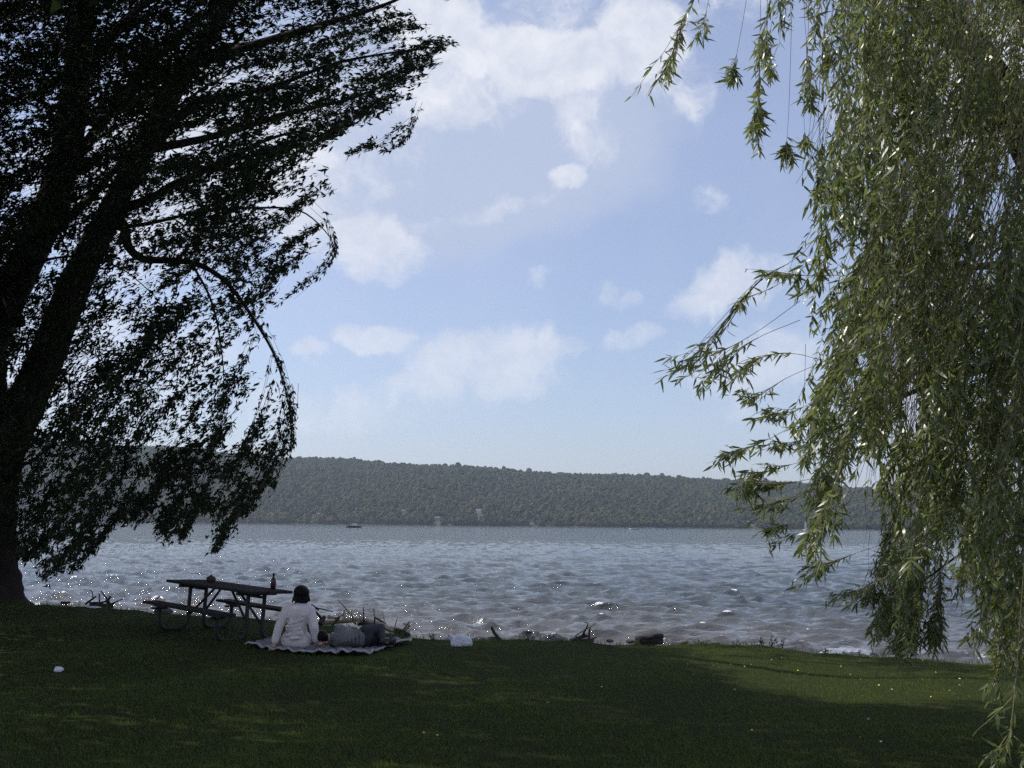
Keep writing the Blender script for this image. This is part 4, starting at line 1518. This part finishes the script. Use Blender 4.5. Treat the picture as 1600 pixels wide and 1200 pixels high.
hp_, hs_, hM = head_parts(hd, (.03, 0, 1), (.12, 1, -.1))
body = [rc(pel + A(-.07, 0, 0), .125, pel + A(.07, 0, 0), .125, 14), rc(pel, .14, wai, .115, 14), rc(wai, .115, che, .13, 14), rc(A(-.07, -.04, .5), .095, A(.13, -.04, .5), .095, 12),
        rc(che, .11, nec, .055, 12), rc(nec, .052, hd - A(0, 0, .06), .05, 12), rc(A(.03, -.02, .58), .07, shl, .06), rc(A(.04, -.02, .58), .07, shr, .06),
        rc(shl, .056, ell_, .042), rc(ell_, .041, wrl, .026), rc(shr, .056, elr, .042), rc(elr, .041, wrr, .026),
        rc(hpl, .10, knl, .062, 12), rc(knl, .06, anl, .036), rc(hpr, .10, knr, .062, 12), rc(knr, .06, anr, .036),
        rc(anl, .034, anl + A(-.02, .12, -.03), .028), rc(anr, .034, anr + A(.02, .12, -.03), .028)] + hp_
body += hand(wrl, (-.35, -.55, -.5), (-.3, -.4, 1), 1, .25, True) + hand(wrr, (.3, .5, -.45), (.2, .3, 1), 1, .3)
fuse('body', body, M['skin'], sw, .011, 5, .6)
q = .018
shirt = [rc(pel + A(-.07, -.01, .0), .135 + q, pel + A(.07, -.01, .0), .135 + q, 14), rc(pel, .15 + q, wai, .125 + q, 14), rc(wai, .12 + q, che, .135 + q, 14),
         rc(A(-.075, -.04, .5), .10 + q, A(.135, -.04, .5), .10 + q, 12), rc(che, .115 + q, A(.05, -.02, .595), .075, 12),
         rc(A(.03, -.02, .575), .078 + q, shl, .062 + q), rc(A(.04, -.02, .575), .078 + q, shr, .062 + q),
         rc(shl, .062 + q, ell_, .05 + q), rc(ell_, .05 + q, wrl * .82 + ell_ * .18, .036 + q), rc(shr, .062 + q, elr, .05 + q), rc(elr, .05 + q, wrr * .8 + elr * .2, .036 + q)]
for k in range(9):                                           # folds across the back and at the elbows
    g_ = random.Random(k)
    z0 = .14 + .045 * k
    shirt.append(rc(A(g_.uniform(-.14, -.04), -.175 + .03 * math.sin(k), z0), .02, A(g_.uniform(.03, .15), -.18, z0 + g_.uniform(-.03, .07)), .016, 7))
fuse('shirt', shirt, M['shirt_pale'], sw, .011, 6, .6)
tr_ = [rc(hpl, .12, knl, .08, 12), rc(knl, .078, anl * .9 + knl * .1, .056), rc(hpr, .12, knr, .08, 12), rc(knr, .078, anr * .9 + knr * .1, .056), rc(pel + A(-.06, .03, -.01), .125, pel + A(.06, .03, -.01), .125, 12)]
fuse('trousers', tr_, M['trousers'], sw, .013, 5, .6)
for a_, s_ in ((anl, -1), (anr, 1)):
    fuse('shoe', [rc(a_ + A(0, -.02, -.015), .045, a_ + A(.02 * s_, .15, -.03), .036, 10)], M['shoe'], sw, .01, 3, .6)
hair = [ell(hd + A(0, -.022, .035), (.118, .12, .11), 18, hM), ell(hd + A(-.055, -.03, -.04), (.05, .07, .085), 12, hM), ell(hd + A(.06, -.02, -.045), (.05, .075, .09), 12, hM),
        ell(hd + A(0, -.065, -.05), (.075, .045, .075), 12, hM), ell(hd + A(.085, .005, -.075), (.028, .04, .045), 8, hM), ell(hd + A(-.08, 0, -.06), (.025, .04, .045), 8, hM)]
for k in range(26):
    g_ = random.Random(k + 50)
    a = -math.pi * g_.random()
    p0 = hd + A(.09 * math.cos(a), .095 * math.sin(a) - .01, .05)
    hair.append(rc(p0, .018, hd + A(.135 * math.cos(a), .12 * math.sin(a), -.085 + g_.uniform(-.03, .02)), .011, 6))
fuse('hair', hair, M['hair'], sw, .009, 3, .6)
for s_ in (-1, 1):
    e_p = hd + np.array(hs_) * .03 * s_ + unit(np.array([.12, 1, -.1])) * .082 + A(0, 0, .018)
    link('eye', mesh_np('eye', *ell(e_p, (.012, .009, .009), 10)), M['paper'], sw, smooth=True)

# reclining companion on the right
ly_p = on_ground(545, 1017)
ly = thing('person', ly_p + Vector((0, 0, .035)), 'person in a grey top and dark trousers reclining on the blanket', 'person')
ly.scale = (.92, .92, .92)
Q = lambda *p: np.array(p, float)
hd2 = Q(-.40, .02, .17)
nk2 = Q(-.30, .04, .17)
sh_u, sh_d = Q(-.17, .03, .295), Q(-.20, .08, .09)
ch2, wa2, pe2 = Q(-.13, .07, .17), Q(.06, .12, .15), Q(.22, .17, .145)
hu, hdn = Q(.23, .16, .24), Q(.23, .2, .10)
ku, kd = Q(.43, .44, .27), Q(.46, .42, .09)
au, ad = Q(.52, .06, .12), Q(.56, .20, .07)
eu, wu = Q(.0, .21, .23), Q(-.12, .37, .10)
ed, wd_ = Q(-.30, .3, .05), Q(-.42, .12, .06)
hp2, hs2, hM2 = head_parts(hd2, (-.85, -.1, .45), (.1, .95, .3))
b2 = [rc(nk2, .05, hd2 + Q(.06, .0, -.02), .05), rc(ch2, .125, wa2, .11, 14), rc(wa2, .11, pe2, .13, 14), rc(ch2, .11, nk2, .05, 12), rc(ch2, .1, sh_u, .06), rc(ch2, .1, sh_d, .06),
      rc(sh_u, .056, eu, .042), rc(eu, .04, wu, .026), rc(sh_d, .056, ed, .042), rc(ed, .04, wd_, .026),
      rc(pe2, .12, hu, .09), rc(pe2, .12, hdn, .09), rc(hu, .092, ku, .06, 12), rc(ku, .058, au, .036), rc(hdn, .092, kd, .06, 12), rc(kd, .058, ad, .036),
      rc(au, .034, au + Q(.10, -.05, -.02), .028), rc(ad, .034, ad + Q(.11, -.03, -.02), .028)] + hp2
b2 += hand(wu, (-.5, .7, -.3), (0, 0, 1), 1, .4) + hand(wd_, (-.3, -.9, 0), (0, 0, 1), 1, .3)
fuse('body', b2, M['skin'], ly, .011, 5, .6)
s2_ = [rc(ch2, .145, wa2, .13, 14), rc(wa2, .13, pe2 * .7 + wa2 * .3, .145, 14), rc(ch2, .12, sh_u, .08), rc(ch2, .12, sh_d, .08), rc(ch2, .12, nk2 * .75 + ch2 * .25, .075),
       rc(sh_u, .076, eu, .062), rc(eu, .06, wu * .6 + eu * .4, .05), rc(sh_d, .072, ed, .058), rc(ed, .056, wd_ * .5 + ed * .5, .048)]
for k in range(6):
    g_ = random.Random(k + 9)
    s2_.append(rc(Q(-.1 + .06 * k, -.055, .1), .018, Q(-.12 + .06 * k + g_.uniform(-.02, .04), .03, .28), .014, 7))
fuse('shirt', s2_, M['shirt_grey'], ly, .012, 5, .6)
t2_ = [rc(pe2 + Q(.01, 0, 0), .142, hu, .112, 12), rc(pe2, .14, hdn, .112, 12), rc(hu, .112, ku, .08, 12), rc(ku, .078, au * .9 + ku * .1, .056), rc(hdn, .112, kd, .08, 12), rc(kd, .078, ad * .9 + kd * .1, .056)]
fuse('trousers', t2_, M['trousers'], ly, .013, 5, .6)
for a_ in (au, ad):
    fuse('shoe', [rc(a_ + Q(-.01, .01, -.005), .046, a_ + Q(.13, -.05, .0), .04, 10), rc(a_ + Q(.13, -.05, 0), .036, a_ + Q(.14, -.05, .05), .03, 8)], M['shoe'], ly, .01, 3, .6)
h2 = [ell(hd2 + Q(-.03, -.025, .02), (.092, .10, .1), 16, hM2), ell(hd2 + Q(.0, -.06, .0), (.075, .05, .085), 12, hM2)]
for k in range(16):
    g_ = random.Random(k + 150)
    a = 6.28 * g_.random()
    h2.append(rc(hd2 + Q(-.06, -.02, .03), .03, hd2 + Q(-.02 + .03 * math.sin(a), -.06 + .05 * math.cos(a), .04 * math.sin(a)) * 1.0 + Q(-.03, 0, .02), .016, 6))
fuse('hair', h2, M['hair'], ly, .009, 3, .6)
for s_ in (-1, 1):
    e_p = hd2 + np.array(hs2) * .03 * s_ + unit(np.array([.1, .95, .3])) * .082
    link('eye', mesh_np('eye', *ell(e_p, (.01, .009, .009), 10)), M['paper'], ly, smooth=True)

# blanket
cs = [on_ground(382, 1012), on_ground(566, 1026), on_ground(642, 1005), on_ground(468, 990)]
NBk = 46
V_ = []
for i_ in range(NBk):
    for j_ in range(NBk):
        a, b_ = i_ / (NBk - 1), j_ / (NBk - 1)
        p = (cs[0] * (1 - a) + cs[1] * a) * (1 - b_) + (cs[3] * (1 - a) + cs[2] * a) * b_
        e = min(a, 1 - a, b_, 1 - b_)
        wr = .022 * math.sin(a * 31 + 4 * math.sin(b_ * 7)) * math.sin(b_ * 23 + 3 * math.cos(a * 9)) + .012 * math.sin(a * 70 + b_ * 40)
        lift = .045 + wr + (.02 * max(0, math.sin(a * 11 + b_ * 7 + 2 * math.sin(a * 5))) if e < .06 else 0)
        V_.append((p.x + .03 * math.sin(b_ * 9) + .02 * math.sin(b_ * 23), p.y + .035 * math.sin(a * 7 + 1) + .012 * math.sin(a * 19), float(ground_z(p.x, p.y)) + max(.02, lift)))
q_ = [(i_ * NBk + j_, (i_ + 1) * NBk + j_, (i_ + 1) * NBk + j_ + 1, i_ * NBk + j_ + 1) for i_ in range(NBk - 1) for j_ in range(NBk - 1)]
bl = thing('blanket', cs[0], 'pale rumpled picnic blanket spread on the grass under two people', 'blanket')
me = bpy.data.meshes.new('cloth')
me.from_pydata([tuple(Vector(v) - cs[0]) for v in V_], [], q_)
me.update()
o = link('cloth', me, M['blanket'], bl, smooth=True)
o.modifiers.new('t', 'SOLIDIFY').thickness = .012
for nm, idx in (('front', [i_ * NBk for i_ in range(NBk)]), ('side', [(NBk - 1) * NBk + j_ for j_ in range(NBk)])):
    pth = np.array([np.array(V_[k]) - np.array(cs[0]) for k in idx])
    link('lit_rim', tube_mesh('lit_rim', pth + np.array([0, -.006, .004]), [.016, .016], sides=6, n=90, wob=.25), M['lit_edge'], bl, smooth=True)  # pale tube paints the light caught along this edge


# ------------------------------------------------------------------ shore litter and driftwood
def stick(px0, py0, px1, py1, r0, r1, mat, label, dY=0.0, lift=0.0, kink=.06, name='driftwood_branch', knots=1):
    p0 = np.array(on_ground(px0, py0))
    Yd = p0[1] + dY
    p0 = at(px0, py0, Yd)
    p1 = at(px1, py1, Yd + .15)
    L_ = np.linalg.norm(p1 - p0)
    g_ = np.random.default_rng(int(px0 * 7 + py1))
    mid = [p0 + (p1 - p0) * s + g_.normal(0, kink * L_ * .5, 3) for s in (.3, .62)]
    r = thing(name, Vector(p0), label, 'driftwood', 'driftwood along the bank')
    pts_ = np.array([p0, *mid, p1]) - p0
    link('stem', tube_mesh('stem', pts_, [r0, r0 * .85 + r1 * .15, (r0 + r1) / 2, r1], sides=8, n=14, wob=.2, seed=int(px0)), mat, r, smooth=True)
    for k in range(knots):
        s = g_.uniform(.35, .8)
        b0 = pts_[1] * (1 - s) + pts_[3] * s
        link('side_twig', tube_mesh('side_twig', [b0, b0 + g_.normal(0, .08, 3) + [0, 0, .07], b0 + g_.normal(0, .12, 3) + [0, 0, .15]], [r1 * .8, r1 * .5, r1 * .25], sides=6, n=8), mat, r, smooth=True)
    return r


DR, DD = M['drift'], M['drift_dark']
stick(498, 972, 560, 968, .05, .035, DR, 'bleached log just right of the seated person, low on the bank', .3)
stick(512, 964, 545, 972, .035, .02, DR, 'thin bleached stick leaning on the pile beside the seated person', .35)
stick(560, 968, 640, 990, .06, .045, DR, 'long bleached log sloping down to the water, biggest of the driftwood pile', .3)
stick(575, 972, 625, 990, .035, .025, DR, 'pale stick lying along the long bleached log', .1)
stick(492, 985, 488, 950, .045, .055, DD, 'dark knobbly stump end rising right of the seated shoulder', .2, knots=2)
stick(500, 976, 507, 963, .05, .03, DD, 'short dark crooked branch between the seated person and the bleached logs', .1)
stick(520, 976, 530, 964, .03, .02, DD, 'short dark stick across the bleached logs, near their left end', .1)
stick(556, 975, 549, 962, .018, .01, DD, 'thin dark twig standing upright in the driftwood pile', .1)
stick(560, 974, 580, 976, .05, .03, DD, 'dark short branch lying in the middle of the driftwood pile', .1)
stick(584, 978, 586, 964, .018, .012, DD, 'dark upright twig above the reclining legs', .15)
stick(586, 966, 603, 975, .02, .014, DD, 'dark twig slanting down right from the upright twig', .15)
stick(618, 985, 640, 992, .05, .03, DD, 'dark stick at the right tip of the driftwood pile', .2)
stick(781, 1001, 768, 980, .028, .018, DD, 'lone dark stick leaning left on the bank near the middle', .1, knots=0)
stick(826, 1001, 824, 995, .015, .01, DD, 'tiny dark stub right of the lone leaning stick', .1, knots=0)
stick(892, 1002, 918, 994, .035, .02, DD, 'dark forked driftwood lump on the bank left of the squared log', .2, knots=3)
stick(908, 1003, 926, 1000, .045, .03, DD, 'low dark driftwood knot beside the forked lump', .1, knots=2)
stick(134, 944, 150, 932, .025, .015, DD, 'dark stick poking up from the bank near the big trunk', .2, knots=1)
stick(140, 944, 178, 946, .05, .04, DD, 'dark log lying on the bank near the big trunk', .2, knots=4)
stick(150, 943, 170, 938, .022, .012, DD, 'slim dark branch lying over the log near the big trunk', .1, knots=3)
stick(95, 942, 110, 941, .03, .02, DD, 'small dark branch on the bank close beside the big trunk', .2, knots=2)

# squared log end
lp0 = on_ground(1015, 1006)
r = thing('log_block', lp0 + Vector((0, .05, 0)), 'dark squared block of timber lying on the bank edge', 'log', rz=R(14))
bm = box_bm(.42, .26, .17, (0, 0, .055), .025)
bmesh.ops.subdivide_edges(bm, edges=bm.edges, cuts=2, use_grid_fill=True)
g_ = random.Random(4)
for v in bm.verts:
    v.co += Vector((g_.uniform(-.012, .012), g_.uniform(-.01, .01), g_.uniform(-.008, .012) + .03 * (v.co.x / .21)))
link('body', bm_mesh('body', bm), DD, r, smooth=False)
link('split', bm_mesh('split', box_bm(.3, .04, .05, (-.05, -.12, .03), .01)), M['bark'], r)


def stone(px, py, s, label, sq=.42):
    p = on_ground(px, py)
    bm = bmesh.new()
    bmesh.ops.create_icosphere(bm, subdivisions=3, radius=1)
    g_ = random.Random(int(px))
    lob = [(Vector((g_.gauss(0, 1), g_.gauss(0, 1), g_.gauss(0, 1))).normalized(), g_.uniform(-.3, .25)) for _ in range(9)]
    for v in bm.verts:
        k = 1 + sum(a * max(0, v.co.dot(d_)) ** 2 for d_, a in lob)
        v.co = Vector((v.co.x * s * k, v.co.y * s * k * .8, v.co.z * s * sq * k))
    o_ = link('stone', bm_mesh('stone', bm), M['rock'], None, smooth=True)
    o_.location = p + Vector((0, .15, s * sq * .05))
    tag(o_, label, 'stone', 'stones on the bank')


stone(253, 957, .16, 'dark mound of stone under the left end of the picnic bench', .5)
stone(870, 1003, .10, 'small low stone on the bank left of the forked driftwood')
stone(985, 1004, .09, 'small dark stone touching the squared log on its left')
stone(1070, 1006, .09, 'low stone on the bank right of the squared log')
stone(1120, 1007, .08, 'small stone at the bank where the sunlit grass begins')
stone(955, 1003, .07, 'smallest stone between the driftwood and the squared log')


# bag and paper litter
def crumple(name, loc, s, mat, label, cat, seed, flat=.6):
    bm = bmesh.new()
    bmesh.ops.create_icosphere(bm, subdivisions=3, radius=1)
    g_ = random.Random(seed)
    dirs_ = [(Vector((g_.gauss(0, 1), g_.gauss(0, 1), g_.gauss(0, 1))).normalized(), g_.uniform(-.35, .35)) for _ in range(26)]
    for v in bm.verts:
        n_ = v.co.normalized()
        k = 1 + sum(a * max(0, n_.dot(d_) - .55) * 1.6 for d_, a in dirs_) + g_.uniform(-.05, .05)
        v.co = Vector((n_.x * s[0] * k, n_.y * s[1] * k, max(-.3, n_.z) * s[2] * k))
    r_ = thing(name, loc + Vector((0, 0, s[2] * .3)), label, cat)
    link('body', bm_mesh('body', bm), mat, r_)
    return r_


bag = crumple('plastic_bag', on_ground(720, 1009), (.155, .1, .13), M['plastic'], 'crumpled white plastic bag lying on the grass at the bank', 'bag', 3)
for s_ in (-1, 1):
    link('handle', tube_mesh('handle', [(-.10, s_ * .02, .06), (-.17, s_ * .03, .12), (-.19, s_ * .01, .09), (-.15, 0, .03)], [.018, .012, .012, .016], sides=6, n=12, wob=.2), M['plastic'], bag, smooth=True)
pp_ = crumple('paper_scrap', on_ground(89, 1049), (.06, .045, .045), M['paper'], 'crumpled white paper scrap on the dark lawn at lower left', 'litter', 8)
link('loose_corner', bm_mesh('loose_corner', box_bm(.05, .035, .004, (.05, 0, .01), rot=Matrix.Rotation(R(25), 3, 'Y'))), M['paper'], pp_)
pp_ = crumple('paper_scrap', on_ground(147, 950), (.12, .06, .03), M['paper'], 'flat pale scrap lying by the driftwood near the big trunk', 'litter', 12)
link('loose_corner', bm_mesh('loose_corner', box_bm(.06, .04, .004, (-.1, 0, .01), rot=Matrix.Rotation(R(-20), 3, 'Y'))), M['paper'], pp_)

# weeds on the bank and flowers in the sunlit grass
g = np.random.default_rng(77)


def weed(px, py, h_, label, nst=4):
    p = np.array(on_ground(px, py))
    r_ = thing('bank_weed', Vector(p), label, 'weed', 'weeds on the bank')
    for k in range(nst):
        tipv = np.array([g.normal(0, .05), g.normal(0, .05), h_ * g.uniform(.6, 1.05)])
        pth = np.array([[0, 0, -.02], tipv * .5 + g.normal(0, .012, 3), tipv]) + np.array([g.normal(0, .03), g.normal(0, .03), 0])
        link('stem', tube_mesh('stem', pth, [.004, .002], sides=5, n=8), M['weed'], r_)
        nl = 14
        uu = g.uniform(.15, 1, nl)
        pts_ = smooth_path(pth, 30)[(uu * 29).astype(int)]
        dr = unit(np.stack([g.normal(0, 1, nl), g.normal(0, 1, nl), g.uniform(.1, .8, nl)], -1))
        link('leaf_cluster', leaves_mesh('leaf_cluster', pts_, dr, unit(g.normal(0, .4, (nl, 3)) + [0, 0, 1]), g.uniform(.03, .07, nl), g.uniform(.01, .022, nl)), M['weed'], r_)


for (px, py, h_, lab) in [(1205, 1010, .17, 'tallest leafy weed standing on the bank below the right willow'), (1222, 1012, .15, 'leafy weed just right of the tallest weed on the bank'),
                          (1190, 1009, .11, 'short weed just left of the tallest weed on the bank'), (1098, 1008, .08, 'small weed where the sunlit bank begins'),
                          (672, 1000, .09, 'small dark weed on the bank between driftwood and white bag'), (1150, 1009, .08, 'low weed on the bank midway along the sunlit edge'),
                          (826, 1002, .09, 'sparse weed at the middle of the shaded bank'), (1290, 1022, .09, 'low weed beside the breaking wave')]:
    weed(px, py, h_, lab)

fm = simple('yellow_petal', (.65, .5, .08), .7, .2, 30.0)
fw_ = simple('white_petal', (.7, .7, .6), .7, .2, 30.0)
fl_me = []
for mt_ in (fm, fw_):
    bm = bmesh.new()
    bmesh.ops.create_cone(bm, cap_ends=True, segments=7, radius1=.004, radius2=.011, depth=.01)
    me_ = bm_mesh('head', bm)
    me_.materials.append(mt_)
    fl_me.append(me_)
st_me = tube_mesh('stalk', [(0, 0, -.06), (.004, 0, -.03), (0, 0, 0)], [.0018, .0014], sides=4, n=4)
st_me.materials.append(M['weed'])
for k in range(44):
    px, py = g.uniform(1120, 1560), g.uniform(1030, 1098)
    if g.random() < .25:
        px, py = g.uniform(600, 1500), g.uniform(1030, 1180)
    p = on_ground(px, py)
    yel = g.random() < .6
    r_ = thing('lawn_flower', p + Vector((0, 0, .055 + .02 * g.random())), 'tiny yellow flower in the lawn grass' if yel else 'tiny white flower in the lawn grass', 'flower',
               'tiny flowers in the lawn, yellow' if yel else 'tiny flowers in the lawn, white')
    r_.rotation_euler = (g.normal(0, .3), g.normal(0, .3), g.uniform(0, 6))
    link('head', fl_me[0 if yel else 1], None, r_)
    link('stalk', st_me, None, r_)

# ------------------------------------------------------------------ the air over the lake
hz = link('haze', bm_mesh('haze', box_bm(9200, 5000, 275, (0, 2050, 125))), None)
tag(hz, 'thin summer haze over lake and hills', kind='stuff')
hm = bpy.data.materials.new('haze')
hm.use_nodes = True
t = NT(hm.node_tree)
t.n.remove(t.n['Principled BSDF'])
pv = t.new('ShaderNodeVolumePrincipled')
pv.inputs['Color'].default_value = (.74, .84, 1.0, 1)
pv.inputs['Density'].default_value = .00008
pv.inputs['Anisotropy'].default_value = .3
t.l.new(pv.outputs[0], t.n['Material Output'].inputs['Volume'])
hz.data.materials.append(hm)
